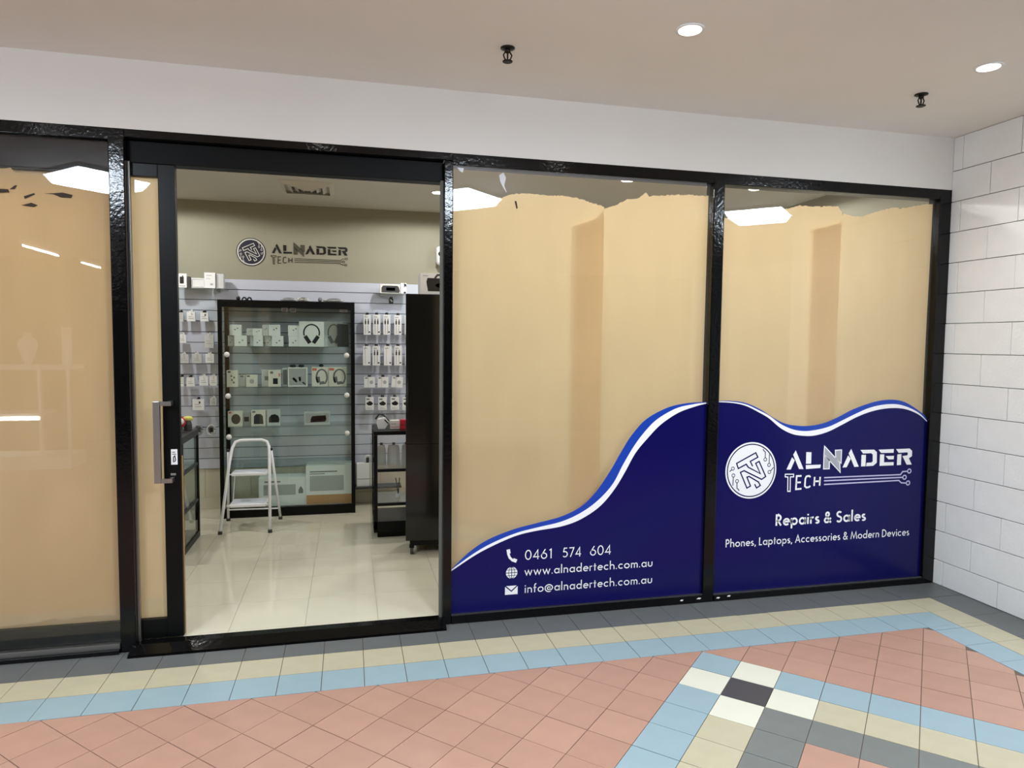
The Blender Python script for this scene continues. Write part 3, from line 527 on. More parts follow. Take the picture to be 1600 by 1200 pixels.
text_mb('Phones, Laptops, Accessories & Modern Devices', 2.215, .333, 3.597, .0505, YL, .13, .14, .3).build('services_line', 'white_v', d3)
# ---------------------------------------------------------------- wall sign in the shop
ws = empty('wall_sign', (-.6, YW, 2.29), 'round dark emblem and black shop name fixed on the beige back wall', 'sign')
logo(ws, (-.972, 2.42), .715, YW-.004, 'sign_navy', None, 'sign_w', 'sign_k', 'sign_g', 'sign_g', 'sign_g', 'sign_g', False)
# ---------------------------------------------------------------- ceiling fittings
def downlight(x, y, z, label, m, e, spot, group=None, sz=.045, bl=.7):
    t = empty('downlight', (x, y, z), label, 'light', group)
    MB().lathe([(.05, z-.004), (.062, z-.006), (.066, z-.0005)], x, y).build('trim_ring', 'knob', t, smooth=True, fix=True)
    MB().lathe([(.0499, z-.0062), (.0499, z-.0042)], x, y).build('lens', m, t, fix=True)
    light('beam', 'SPOT', (x, y, z-.02), e, t, size=sz, spot=spot, blend=bl, col=(255, 254, 250)); return t
for x, y, l in ((1.36, -.985, 'lit round downlight in the ceiling above the wide window'), (2.96, -.99, 'lit round downlight in the ceiling close to the block wall'),
                (-.27, -1.02, 'lit round downlight above the doorway, out of frame'), (-1.9, -1.02, 'lit round downlight above the sliding door, out of frame')):
    downlight(x, y, CEIL, l, 'l_down', L_SPOT, 150)
for x, y, l in ((.645, 2.05, 'lit downlight in the shop ceiling above the tall black cabinet'), (-1.72, 2.05, 'lit shop downlight hidden behind the sliding door'), (.645, .75, 'lit shop downlight inside the door head'), (-1.72, .75, 'lit shop downlight behind the parked door'),
                (2.0, 1.2, 'lit shop downlight behind the wide window paper'), (3.1, 1.2, 'lit shop downlight behind the end window paper'), (-3.0, 1.2, 'lit shop downlight behind the far window paper')):
    downlight(x, y, SC, l, 'l_shop', L_SHOPSPOT*(2.0 if y > 1.5 else (.45 if x < 1 else (2.1 if x < 2.5 else 1.35))), 174, sz=.05, bl=.15)
def sprinkler(x, y, label):
    t = empty('fire_sprinkler', (x, y, CEIL), label, 'sprinkler'); z = CEIL
    MB().lathe([(.034, z-.0005), (.034, z-.004), (.018, z-.008)], x, y).build('escutcheon', 'bronze', t, smooth=True, fix=True)
    f = MB(); f.lathe([(.012, z-.004), (.014, z-.02), (.009, z-.024)], x, y, 12)
    for s_ in (-1, 1): f.tube([(x+s_*.012, y, z-.02), (x+s_*.02, y, z-.034), (x+s_*.014, y, z-.05), (x+s_*.004, y, z-.06)], .0035, 6)
    f.build('frame', 'bronze', t, smooth=True); MB().tube([(x, y, z-.02), (x, y, z-.058)], .004, 8).build('bulb', 'bronze', t); MB().lathe([(.02, z-.066), (.024, z-.064), (.024, z-.061), (.006, z-.058)], x, y, 16).build('deflector', 'bronze', t, fix=True)
sprinkler(.632, -.60, 'small bronze fire sprinkler head in the ceiling above the doorway post'); sprinkler(2.945, -.60, 'small bronze fire sprinkler head in the ceiling near the block wall')
def troffer(x, y, label, on=True):
    t = empty('ceiling_light', (x, y, CEIL), label, 'light', 'square ceiling lights of the mall'); z = CEIL; a = .40
    def sq(h): return [(x+h, y), (x, y+h), (x-h, y), (x, y-h)]
    MB().prism(sq(a), z-.03, z-.0005, True).build('tray', 'wpaint', t)
    n = MB(); P = sq(a*.97)+sq(a*.82); n.v = [(p[0], p[1], z-.031) for p in P[:4]]+[(p[0], p[1], z-.10) for p in P[4:]]
    n.f = [(i, 4+i, 4+(i+1) % 4, (i+1) % 4) for i in range(4)]+[(7, 6, 5, 4)]; n.m = [1]*4+[0]; n.build('diffuser', ['l_trof', 'l_side'], t, fix=True)
for x, y, l in ((-2.15, -2.63, 'square white ceiling light in front of the sliding door'), (.92, -2.53, 'square white ceiling light in front of the wide window'), (4.0, -2.5, 'square white ceiling light in front of the end window'),
                (-5.3, -2.6, 'square white ceiling light farther along the aisle, out of frame')): troffer(x, y, l)
# tubes and showcase on the far side of the aisle (seen in the window glass)
for y0, y1, l in ((-6.68, -5.66, 'tube light nearer the shopfront'), (-8.3, -7.55, 'tube light farther from the shopfront')):
    t = empty('tube_light', (-3.93, (y0+y1)/2, 2.72), 'bare white '+l+' on the opposite side of the aisle', 'light'); MB().tube([(-3.93, y0, 2.72), (-3.93, y1, 2.72)], .013, 10).build('tube', 'l_tube', t); MB().box(-3.97, y0, 2.745, -3.89, y1, 2.79).build('batten', 'wpaint', t); MB().box(-3.94, (y0+y1)/2-.01, 2.79, -3.92, (y0+y1)/2+.01, CEIL).build('hanger', 'wpaint', t)
sc = empty('showcase', (-4.2, -5.75, 0), 'white jewellery showcase with a lit strip, opposite the shopfront', 'showcase')
part('base', 'wpaint', sc, (-5.2, -6.0, 0, -3.42, -5.5, .17)); part('top', 'wpaint', sc, (-5.2, -6.0, 1.22, -3.42, -5.5, 1.27)); part('shelf', 'wpaint', sc, (-5.15, -5.98, .66, -3.74, -5.52, .69)); part('light_strip', 'l_tube', sc, (-5.15, -5.52, .61, -3.74, -5.50, .655), 0)
for x in (-5.2, -3.76, -3.45): part('post', 'wpaint', sc, (x, -5.55, .17, x+.03, -5.5, 1.22), 0)
part('back_panel', 'dgrey', sc, (-5.2, -6.0, .17, -3.42, -5.98, 1.22))
for x, l in ((-3.93, 'pale display bust near the end of the showcase'), (-4.35, 'pale display bust on the far part of the showcase')):
    b_ = MB(); b_.lathe([(.04, 1.2705), (.05, 1.33), (.11, 1.5), (.09, 1.58), (.04, 1.62), (.045, 1.67)], x, -5.7, 16); tag(b_.build('display_bust', 'card', smooth=True, fix=True), l, 'bust')
tag(MB().box(-3.57, -5.75, 1.2705, -3.46, -5.72, 1.74).build('display_board', 'card', bevel=.003), 'tall pale display board on the showcase end', 'display')
# ---------------------------------------------------------------- shop ceiling fittings
v = empty('ceiling_vent', (-.42, 2.14, SC), 'square white air vent in the shop ceiling', 'vent'); z = SC
for i, a in enumerate((.21, .155, .105, .06)):
    n = MB(); b = a-.035; n.v = [(-.42+sx*r, 2.14+sy*r, zz) for r, zz in ((a, z-.002-.004*i), (b, z-.028-.004*i)) for sx, sy in ((-1, -1), (1, -1), (1, 1), (-1, 1))]; n.f = [(k, (k+1) % 4, 4+(k+1) % 4, 4+k) for k in range(4)]; n.m = [0]*4
    n.build('louvre', 'shopceil', v, fix=True)
part('neck', 'inkg', v, (-.57, 1.99, z-.003, -.27, 2.29, z-.0005), 0)
sd = MB(); sd.lathe([(.03, z-.045), (.05, z-.04), (.065, z-.018), (.07, z-.0005)], -.40, 1.70); tag(sd.build('smoke_detector', 'shopceil', smooth=True, fix=True), 'round smoke detector on the shop ceiling near the vent', 'smoke detector')
# ---------------------------------------------------------------- glass display cabinet at the back
CY, CY1, CX0, CX1, CT = 2.57, 2.935, -1.203, -.045, 1.945
cb = empty('display_cabinet', ((CX0+CX1)/2, 2.75, ZF), 'tall black framed glass display cabinet against the back wall', 'cabinet')
fw = .034
for x in (CX0, CX1-fw):
    for y in (CY, CY1-fw): part('post', 'blackm', cb, (x, y, ZF, x+fw, y+fw, CT), .002)
part('top_frame', 'blackm', cb, (CX0, CY, CT, CX1, CY1, CT+.012), .002)
for b in ((CX0+fw, CY, CT-.05, CX1-fw, CY+fw, CT-.0005), (CX0+fw, CY1-fw, CT-.04, CX1-fw, CY1, CT-.0005)): part('top_rail', 'blackm', cb, b, .002)
for x in (CX0, CX1-fw): part('top_rail', 'blackm', cb, (x, CY+fw, CT-.04, x+fw, CY1-fw, CT-.0005), .002)
part('base', 'blackm', cb, (CX0+fw, CY+.004, ZF, CX1-fw, CY1-.002, SZ[4]), .003)
for z in SZ[:4]: part('glass_shelf', 'glass_g', cb, (CX0+.02, CY+.012, z-.008, CX1-.02, CY1-.01, z), 0)
for a, b in ((CX0+fw, (CX0+CX1)/2-.002), ((CX0+CX1)/2+.002, CX1-fw)): part('glass_door', 'glass_g', cb, (a, CY+.004, SZ[4]+.002, b, CY+.009, CT-.052), 0)
for x in (CX0+.012, CX1-.017): part('side_glass', 'glass_g', cb, (x, CY+fw, SZ[4], x+.005, CY1-fw, CT-.041), 0)
for x in (-.67, -.60): part('lock', 'chrome', cb, (x, CY-.006, CT-.085, x+.045, CY+.003, CT-.05), .002)
part('hinge', 'chrome', cb, (CX1-.13, CY-.005, CT-.075, CX1-.06, CY+.003, CT-.055), .002)
for x, z in KNOB: MB().ball((x, CY-.02, z), .024, sq=(1, .8, 1)).build('knob', 'knob', cb, smooth=True)
def carton(name, label, r, y, dep, m='card', cat='box', group=None, z0=None, pics=(), rot=0):
    x0, za, x1, zb = r; za = z0+.0004 if z0 is not None else za
    t = empty(name, ((x0+x1)/2, y+dep/2, za), label, cat, group)
    MB().box(x0, y, za, x1, y+dep, zb).build('carton', m, t, bevel=.0015)
    if rot: t.rotation_euler = (0, 0, rot)
    W, H = x1-x0, zb-za
    for nm, mm, kind, a in pics:
        p = MB(); yy = y-.0008
        if kind == 'poly': p.plate([(x0+u*W, za+v_*H) for u, v_ in a], yy, y-.0002)
        elif kind == 'rect': p.box(x0+a[0]*W, yy, za+a[1]*H, x0+a[2]*W, y-.0002, za+a[3]*H)
        elif kind == 'rects':
            for q in a: p.box(x0+q[0]*W, yy, za+q[1]*H, x0+q[2]*W, y-.0002, za+q[3]*H)
        elif kind == 'oval': p.disc(x0+a[0]*W, za+a[1]*H, a[2]*W, yy, n=28, rz=a[3]*H)
        elif kind == 'strokes':
            for P, wd in a: p.stroke([(x0+u*W, za+v_*H) for u, v_ in P], wd, yy)
        p.build(nm, mm, t)
    return t
def hp(c, s): # over-ear headphones seen from the front
    return [(AR(.5, .55, .31, .33, 200, -20, 20), .012*s), ([(.24, .42), (.43, .14)], .034*s), ([(.76, .42), (.57, .14)], .034*s)]
dots = lambda *p: [('small_print', 'inkg', 'rects', [(a, b, a+.13, b+.1) for a, b in p])]
IY = 2.64
for r, l in zip(S1, ('narrow white earbud box at the post end of the top shelf', 'square white earbud box in the lower row, second from the post', 'narrow white earbud box third in the lower row of the top shelf', 'square white earbud box fourth in the lower row of the top shelf', 'narrow white earbud box fifth in the lower row of the top shelf', 'square white earbud box sixth in the lower row of the top shelf', 'square white box under another, beside the black headphone box')):
    r = (r[0], r[1], r[2], SZ[0]+.093); n = r[2]-r[0] < .06; carton('earbud_box', l, r, IY+(.03 if n else 0), .05, 'cardg' if n else 'card', group='white earbud boxes on the top shelf', z0=SZ[0], pics=dots((.35, .3), (.6, .5)))
for r, l in zip(S1U, ('square white earbud box stacked highest at the post end', 'narrow grey-white box stacked second in the upper row of the top shelf', 'square white earbud box stacked third in the upper row of the top shelf', 'tall narrow grey-white box stacked fourth in the upper row of the top shelf', 'square white earbud box stacked fifth in the upper row of the top shelf', 'square white earbud box stacked beside the black headphone box')):
    n = r[2]-r[0] < .06; carton('earbud_box', l, (r[0], r[1], r[2], r[3]), IY+(.01 if n else 0)+.002, .05, 'cardg' if n else 'card', group='white earbud boxes on the top shelf', z0=SZ[0]+.0932, pics=dots((.4, .5), (.62, .62)))
carton('headphone_box', 'white box picturing black over-ear headphones on the top shelf', S1H[0], IY-.01, .09, 'card', z0=SZ[0], pics=[('headphone_picture', 'ink', 'strokes', hp(0, 1))])
carton('headphone_box', 'white box picturing silver headphones, partly behind the black headphone box', S1H[1], IY+.05, .09, 'cardg', z0=SZ[0], pics=[('headphone_picture', 'inkg', 'strokes', hp(0, .9))])
carton('dark_box', 'plain dark grey box at the far end of the top shelf', S1H[2], IY-.01, .05, 'dgrey', z0=SZ[0])
q = S2
carton('earphone_pack', 'white pack with small round prints on the second shelf by the post', q[0], IY, .05, 'cardw', z0=SZ[1], pics=[('print_dots', 'inkg', 'rects', [(.4, .35, .55, .47), (.6, .5, .75, .62), (.55, .2, .72, .32), (.35, .6, .5, .7)]), ('header_print', 'dgrey', 'rect', (.1, .86, .35, .95))])
carton('earphone_pack', 'pinkish small pack second on the second shelf', q[1], IY+.05, .04, 'cardg', z0=SZ[1], pics=[('header_print', 'inkg', 'rect', (.2, .8, .7, .95))])
carton('charger_pack', 'cream square pack with faint star print on the second shelf', q[2], IY, .05, 'cardw', z0=SZ[1], pics=[('star_print', 'inkp', 'oval', (.52, .45, .2, .2)), ('header_print', 'inkg', 'rect', (.08, .82, .35, .95))])
carton('blister_pack', 'bluish clear pack behind the watch pack on the second shelf', q[3], IY+.06, .04, 'clearpk', z0=SZ[1], pics=[('inner_print', 'inkg', 'rect', (.4, .35, .9, .6))])
carton('speaker_pack', 'white pack picturing a small black cube speaker on the second shelf', q[4], IY, .05, 'cardw', z0=SZ[1], pics=[('speaker_picture', 'ink', 'rect', (.38, .15, .76, .5)), ('header_print', 'inkg', 'rect', (.15, .78, .4, .92)), ('red_dots', 'pink', 'rect', (.84, .6, .95, .8))])
carton('blister_pack', 'narrow clear pack beside the framed earbud pack', q[5], IY+.06, .05, 'clearpk', z0=SZ[1], pics=[('inner_print', 'inkg', 'rect', (.15, .08, .9, .9))])
carton('earbud_pack', 'white framed pack with grey window and earbuds on the second shelf', q[6], IY, .05, 'card', z0=SZ[1], pics=[('window_print', 'inkp', 'rect', (.06, .06, .94, .95)), ('earbud_picture', 'inkg', 'strokes', [([(.25, .45), (.45, .25)], .02), ([(.6, .5), (.62, .28)], .018), ([(.75, .22), (.88, .12)], .012)])])
for r, l, d in ((q[7], 'white headphone pack with red corner label on the second shelf', 0), (q[8], 'white headphone pack with red corner label at the end of the second shelf', -.01)):
    carton('headphone_pack', l, r, IY+d, .06, 'cardw', z0=SZ[1], pics=[('corner_label', 'pink', 'rect', (.03, .82, .3, .95)), ('headphone_picture', 'inkg', 'strokes', [(AR(.6, .48, .32, .4, -60, 230, 24), .014), ([(.36, .5), (.4, .22)], .034), ([(.46, .16), (.76, .2)], .026)])])
for x0, x1, l, c in ((-.62, -.56, 'small black clip on top of the framed earbud pack', 0), (-.545, -.49, 'second small black clip on top of the framed earbud pack', 0), (-.365, -.32, 'small black clip on top of the headphone pack with red label', 1)):
    zt = q[6][3] if not c else q[7][3]
    b_ = MB(); b_.ball(((x0+x1)/2, IY+.025, zt+.0135), .013, sq=((x1-x0)/.026, .9, 1)); tag(b_.build('clip', 'ink', smooth=True), l, 'clip')
q = S3
carton('speaker_pack', 'white pack picturing a round black mesh speaker on the third shelf', q[0], IY, .06, 'cardw', z0=SZ[2], pics=[('speaker_picture', 'dgrey', 'oval', (.56, .48, .32, .34)), ('corner_label', 'pink', 'rect', (.05, .85, .25, .97))])
carton('small_pack', 'small dim pack between the two speaker packs on the third shelf', (q[1][0], 0, q[1][2], q[1][3]-.03), IY+.08, .04, 'inkp', z0=SZ[2], pics=[('inner_print', 'dgrey', 'rect', (.2, .3, .8, .7))])
carton('speaker_pack', 'white pack picturing a square grey speaker on the third shelf', q[2], IY, .06, 'cardw', z0=SZ[2], pics=[('speaker_picture', 'dgrey', 'poly', [(.18, .12), (.86, .12), (.82, .62), (.68, .76), (.34, .76), (.2, .62)]), ('header_print', 'inkg', 'rect', (.08, .85, .3, .95))])
carton('speaker_pack', 'clear pack holding a dark rounded speaker on the third shelf', q[3], IY, .06, 'clearpk', z0=SZ[2], pics=[('speaker_picture', 'ink', 'poly', [(.14, .2), (.9, .2), (.94, .42), (.84, .62), (.6, .72), (.34, .68), (.14, .5)])])
carton('device_pack', 'wide clear pack holding a dark torch shaped device on the third shelf', q[4], IY, .06, 'clearpk', z0=SZ[2], pics=[('window_print', 'inkp', 'rect', (.05, .16, .95, .88)), ('device_picture', 'ink', 'poly', [(.24, .2), (.8, .24), (.86, .4), (.84, .72), (.3, .66), (.26, .45)])])
q = S5
carton('appliance_box', 'wide white box with grey grille picture on the cabinet floor', q[0], IY-.02, .2, 'card', z0=SZ[4], pics=[('grille_picture', 'inkp', 'rect', (.1, .38, .78, .75)), ('dial_picture', 'inkg', 'poly', [(.84, .42), (.94, .42), (.94, .55), (.89, .68), (.84, .55)]), ('title_print', 'inkg', 'rect', (.12, .83, .46, .88))])
carton('appliance_box', 'tall white appliance box with orange base stripe on the cabinet floor', q[1], IY-.03, .24, 'card', z0=SZ[4], pics=[('door_picture', 'inkp', 'rect', (.08, .35, .8, .74)), ('base_stripe', 'tan', 'rect', (.01, .01, .99, .25)), ('title_print', 'inkg', 'rects', [(.08, .83, .66, .86), (.08, .78, .4, .8)])])
# things lying on top of the display cabinet
zt = CT+.0125
q = CABTOPTHINGS
def muffs(x0, x1, label, n):
    m = MB(); y = 2.68
    for i in range(n):
        c = x0+(x1-x0)*(i+.5)/n; r = (x1-x0)/n/2; m.tube([(c+r*.8*math.cos(a), y, zt+.003+max(0, r*1.1*math.sin(a))) for a in [PI*k/10 for k in range(11)]], .007, 8)
    tag(m.build('headband', 'ink', smooth=True), label, 'headband')
muffs(q[1][0], q[1][2], 'pair of black curved headbands on top of the display cabinet', 2)
b_ = MB(); b_.ball((-1.046, 2.68, zt+.0185), .018, sq=(1, 1, 1)); tag(b_.build('ear_cushion', 'ink', smooth=True), 'round black cushion on top of the display cabinet by the headbands', 'cushion')
for (x0, za, x1, zb), nm, m, l in ((q[2], 'cable_bag', 'clearpk', 'clear bag of coiled cables on the cabinet top'), (q[3], 'cable_bag', 'cardw', 'cream bag of cables on the middle of the cabinet top'), (q[4], 'tape_roll', 'inkg', 'small grey roll beside the cable bags'), (q[5], 'cable_bag', 'cardg', 'long clear bag of cables on the cabinet top, farthest from the headbands')):
    t = empty(nm, ((x0+x1)/2, 2.72, zt), l, 'bag' if nm == 'cable_bag' else 'roll'); b_ = MB(); H = (zb-za)*.7
    b_.ball(((x0+x1)/2, 2.72, zt+H/2+.001), H/2, sq=((x1-x0)/H, 1.6, 1)); b_.build('body', m, t, smooth=True)
    if nm == 'cable_bag':
        c = MB()
        for k in range(2): c.tube([((x0+x1)/2+(x1-x0)*.3*math.cos(a)+.01*k, 2.70+.03*math.sin(a)-.04, zt+.006+H*.35*(1+math.sin(a))+.004*k) for a in [2*PI*i/14 for i in range(15)]], .0025, 6)
        c.build('cable', 'inkg', t)
# ---------------------------------------------------------------- packs hanging on the slat wall
SF = YW-.022                                                 # front face of the slats
def hang(name, label, r, y, dep, m, group, pics=(), header=None, rot=0):
    t = carton(name, label, r, y, dep, m, 'pack', group, None, pics)
    x0, za, x1, zb = r; xm = (x0+x1)/2
    MB().plate([(xm-.016, zb+.0003), (xm+.016, zb+.0003), (xm+.012, zb+.02), (xm-.012, zb+.02)], y+dep*.4, y+dep*.4+.002).build('hang_tab', header or 'ink', t)
    k = MB().tube([(xm, SF, zb+.014), (xm, y-.03, zb+.014), (xm, y-.034, zb+.022)], .0032, 8).build('peg_hook', 'chrome', wallb)
    if rot: t.rotation_euler = (0, rot, 0)
    return t
ORD = ['first', 'second', 'third', 'fourth', 'fifth']
HY = 2.86
for k, r in enumerate(CABLES):
    row = 'top' if k < 5 else 'second'; plain = k in (5, 7)
    pics = [('title_print', 'inkp', 'rect', (.12, .86, .6, .9)), ('corner_print', 'ink', 'rect', (.7, .1, .9, .17))]
    if not plain: pics.append(('cable_picture', 'ink', 'rects', [(.18, .52, .36, .7), (.22, .7, .32, .8), (.56, .52, .74, .7), (.6, .7, .7, .8)]))
    pics.append(('cable_print', 'inkp', 'rects', [(.24, .06, .32, .5), (.58, .06, .66, .5)] if not plain else [(.3, .06, .34, .8)]))
    hang('cable_pack', '%s %s, %s from the display cabinet, %s peg row' % ('plain white' if plain else 'white', 'cable pack' if plain else 'twin-plug cable pack', ORD[k % 5], row), r, HY, .02, 'card', 'slim cable packs on pegs', pics)
for k, r in enumerate(ADAPT):
    hang('adapter_pack', 'square white charger pack%s, %s from the display cabinet, third peg row' % (' hanging askew' if k == 2 else '', ORD[k]), r, HY, .025, 'card', 'square charger packs on pegs',
         [('title_print', 'inkg', 'rect', (.1, .84, .32, .95)), ('fold_line', 'inkp', 'rect', (.36, .02, .38, .98)), ('adapter_print', 'inkp', 'oval', (.66, .5, .16, .18))], rot=.07 if k == 2 else 0)
for k, r in enumerate(MOUNTS):
    hang('mount_pack', 'pack picturing a black phone mount, %s from the display cabinet, lowest peg row' % ORD[k], r, HY, .02, 'card', 'phone mount packs on pegs',
         [('title_print', 'ink', 'rect', (.12, .8, .5, .87)), ('mount_picture', 'ink', 'poly', [(.14, .46), (.3, .36), (.66, .34), (.88, .44), (.88, .54), (.74, .62), (.52, .7), (.36, .62), (.14, .56)]), ('foot_print', 'inkp', 'rects', [(.15, .1, .85, .13), (.15, .18, .6, .2)])])
LL = ['grey-white pack half hidden by the door edge, top peg row', 'small white square pack in the middle of the top peg row', 'small white square pack with grey mark, top peg row near the cabinet', 'white framed pack by the door edge, second peg row', 'tall pale pack in the second peg row near the cabinet',
      'pale pack with bright top by the door edge, third peg row', 'pale pack with bright top in the middle of the third peg row', 'pale pack with bright top near the cabinet, third peg row', 'narrow white pack by the door edge, fourth peg row', 'white pack with line print in the fourth peg row',
      'white square pack third in the fourth peg row', 'white square pack beside the cabinet in the fourth peg row', 'larger white pack with black hanger in the fifth peg row', 'small grey pack beside the cabinet in the fifth peg row']
for k, r in enumerate(LHOOK):
    m = 'cardg' if k in (0, 4, 5, 6, 13) else 'card'
    pics = [('print_mark', 'inkp', 'rects', [(.2, .3, .8, .36), (.2, .5, .6, .55)])]
    if k in (2, 12): pics.append(('dark_mark', 'ink', 'rect', (.55, .6, .68, .8)))
    hang('accessory_pack', LL[k], r, HY, .03, m, 'small accessory packs on pegs', pics, header='ink' if k in (0, 2, 12, 8, 9) else 'knob')
for k, (x, y, z) in enumerate(REDBALL[2:]):
    t = empty('cable_pack', (x, HY, z-.05), ('grey' if not k else 'pale')+' coiled cable hanging low on the slat wall, '+('nearer the low counter' if not k else 'nearer the display cabinet'), 'cable')
    c = MB()
    for j in range(3): c.tube([(x+(.034-.006*j)*math.cos(a), HY+.012*j, z+.044*math.sin(a)) for a in [2*PI*i/18 for i in range(19)]], .007, 6)
    c.build('coil', 'greyitem' if not k else 'cardg', t, smooth=True); MB().box(x-.012, HY-.012, z-.02, x+.012, HY+.03, z+.02).build('tie', 'dgrey' if not k else 'ink', t, bevel=.003)
    MB().tube([(x, SF, z+.036), (x, HY-.03, z+.036)], .003, 8).build('peg_hook', 'chrome', wallb)
# top shelf by the door with boxes
sh = empty('wall_shelf', (-1.4, 2.86, LSHELF[3]-.012), 'short glass shelf high on the slat wall beside the door', 'shelf')
zt = LSHELF[3]
part('shelf_glass', 'glass_g', sh, (-1.9, 2.72, zt-.008, LSHELF[2], SF-.0005, zt), 0)
for x in (-1.8, -1.25): MB().box(x, 2.80, zt-.022, x+.012, SF-.0005, zt-.0085).build('bracket', 'alu', sh)
q = LTOP
carton('phone_box', 'white box picturing a black phone on the high glass shelf', q[0], 2.80, .05, z0=zt, pics=[('phone_picture', 'ink', 'rects', [(.22, .3, .68, .78), (.5, .78, .62, .86)]), ('foot_print', 'inkp', 'rect', (.15, .1, .85, .16))])
carton('dark_box', 'slim dark box on the high glass shelf between white boxes', q[1], 2.81, .06, 'dgrey', z0=zt)
carton('keyboard_box', 'long white box with faint outline on the high glass shelf', (q[2][0]+.009, 0, q[2][2]-.004, q[2][3]), 2.84, .06, z0=zt, pics=[('outline_print', 'inkp', 'strokes', [([(.1, .15), (.95, .15)], .004), ([(.1, .85), (.95, .85)], .004), ([(.1, .15), (.1, .85)], .004)])])
carton('router_box', 'tall white box with pale print on the high glass shelf', q[3], 2.78, .07, z0=zt, pics=[('title_print', 'inkp', 'rects', [(.2, .8, .7, .84), (.2, .6, .55, .63), (.55, .2, .8, .32)])])
carton('slim_box', 'grey-white box seen beside the tall white box at the end of the high glass shelf', q[4], 2.80, .07, 'cardg', z0=zt, pics=[('edge_print', 'inkp', 'rect', (.1, .05, .3, .95))])
# second high shelf beside the tall cabinet
s2 = empty('wall_shelf', (.35, 2.86, RTOP[0][1]-.014), 'short glass shelf on the slat wall under the console box', 'shelf'); s2['label'] = 'short glass shelf on the slat wall under the console box'
zt = RTOP[0][1]
part('shelf_glass', 'glass_g', s2, (.16, 2.74, zt-.008, .75, SF-.0005, zt), 0)
for x in (.2, .6): MB().box(x, 2.80, zt-.022, x+.012, SF-.0005, zt-.0085).build('bracket', 'alu', s2)
carton('console_box', 'white box picturing a dark handheld console on the glass shelf', RTOP[0], 2.80, .06, 'cardw', z0=zt, pics=[('console_picture', 'dgrey', 'poly', [(.06, .1), (.95, .08), (.99, .3), (.93, .72), (.86, .85), (.14, .85), (.06, .6)]), ('screen_print', 'dgrey', 'rect', (.3, .3, .75, .65))])
carton('slim_box', 'white box with black curve beside the console box', RTOP[1], 2.80, .06, 'card', z0=zt, pics=[('curve_print', 'ink', 'poly', [(.55, .98), (.95, .9), (.98, .6), (.8, .75), (.6, .55)]), ('foot_print', 'dgrey', 'rect', (.5, .03, .9, .2))])
hang('tag_pack', 'small black and white hang tag under the console box', (RTOP[2][0], RTOP[2][1]-.02, RTOP[2][2], RTOP[2][3]-.045), 2.88, .01, 'ink', None, [('tag_print', 'card', 'rects', [(.25, .7, .6, .85), (.5, .45, .8, .6)])])
# security camera on the back wall
x0, z0, x1, z1 = CAMERA; x0 += .003
t = empty('security_camera', (.775, 2.9, z0), 'white rounded security camera with black lens on the back wall behind the doorway post', 'camera'); b_ = MB(); cx, cz = .779, (z0+z1)/2
b_.lathe([(.012, z0), (.036, z0+.008), (.05, z0+.035), (.05, z1-.03), (.046, z1-.008), (.03, z1)], cx, 2.885, 24); b_.build('body', 'knob', t, smooth=True, fix=True)
MB().ball((cx-.003, 2.846, z1-.075), .03, sq=(1, .7, 1)).build('lens_head', 'ink', t, smooth=True); MB().box(cx-.02, 2.93, cz-.02, cx+.02, YW-.0005, cz+.02).build('mount', 'knob', t, bevel=.003); MB().ball((cx-.006, 2.826, z1-.07), .007).build('lens', 'inkp', t, smooth=True)
# ---------------------------------------------------------------- low black glass cabinet
LX0, LX1, LY0, LY1, LT = .092, .80, 1.70, 2.16, .893
lc = empty('low_cabinet', ((LX0+LX1)/2, 1.93, ZF), 'low black framed glass cabinet beside the tall black cabinet', 'cabinet')
for x in (LX0, LX1-.03):
    for y in (LY0, LY1-.03): part('post', 'blackm', lc, (x, y, .1, x+.03, y+.03, LT-.0305), .002)
part('top_frame', 'blackm', lc, (LX0, LY0, LT-.03, LX1, LY1, LT), .002)
part('base', 'blackm', lc, (LX0, LY0, .075, LX1, LY1, .165), .002); part('plinth', 'blackm', lc, (LX0+.03, LY0+.03, ZF, LX1-.03, LY1-.03, .0745), .002)
for z in (.575, .30): part('shelf_frame', 'blackm', lc, (LX0+.031, LY0+.004, z-.01, LX1-.031, LY0+.03, z+.012), .001); part('glass_shelf', 'glass_g', lc, (LX0+.01, LY0+.031, z, LX1-.01, LY1-.01, z+.008), 0)
part('side_glass', 'glass_g', lc, (LX0+.006, LY0+.031, .166, LX0+.011, LY1-.031, LT-.031), 0)
part('front_glass', 'glass', lc, (LX0+.031, LY0+.012, .166, LX1-.031, LY0+.016, LT-.031), 0)
part('leaning_panel', 'glass_g', lc, (LX0-.018, LY0-.04, ZF, LX0-.012, LY1-.1, .80), .001)
for k, r in enumerate(POUCH):
    t = empty('pouch_pack', ((r[0]+r[2])/2, 1.93, .584), 'silver pouch pack standing in the low cabinet, %s from its glass side' % ORD[k], 'pack', 'silver pouches in the low cabinet')
    a, c = r[0]+.006, r[2]+.004; b_ = MB(); b_.plate([(a, .584), (c, .584), (c-.004, .72), (c-.012, .752), (a+.012, .752), (a+.004, .72)], 1.90, 1.925); b_.build('pouch', 'silver', t, bevel=.004)
    MB().box((a+c)/2-.012, 1.905, .7525, (a+c)/2+.012, 1.915, .772).build('hang_tab', 'ink', t)
t = empty('pen_stand', (.30, 1.93, .309), 'small clear stand with dark rods inside the low cabinet', 'stand'); MB().lathe([(.022, .3095), (.02, .33), (.016, .335)], .30, 1.93, 14).build('foot', 'clearpk', t, fix=True)
for dx in (-.02, .012): MB().tube([(.30, 1.93, .335), (.30+dx, 1.93, .47)], .004, 8).build('rod', 'dgrey', t)
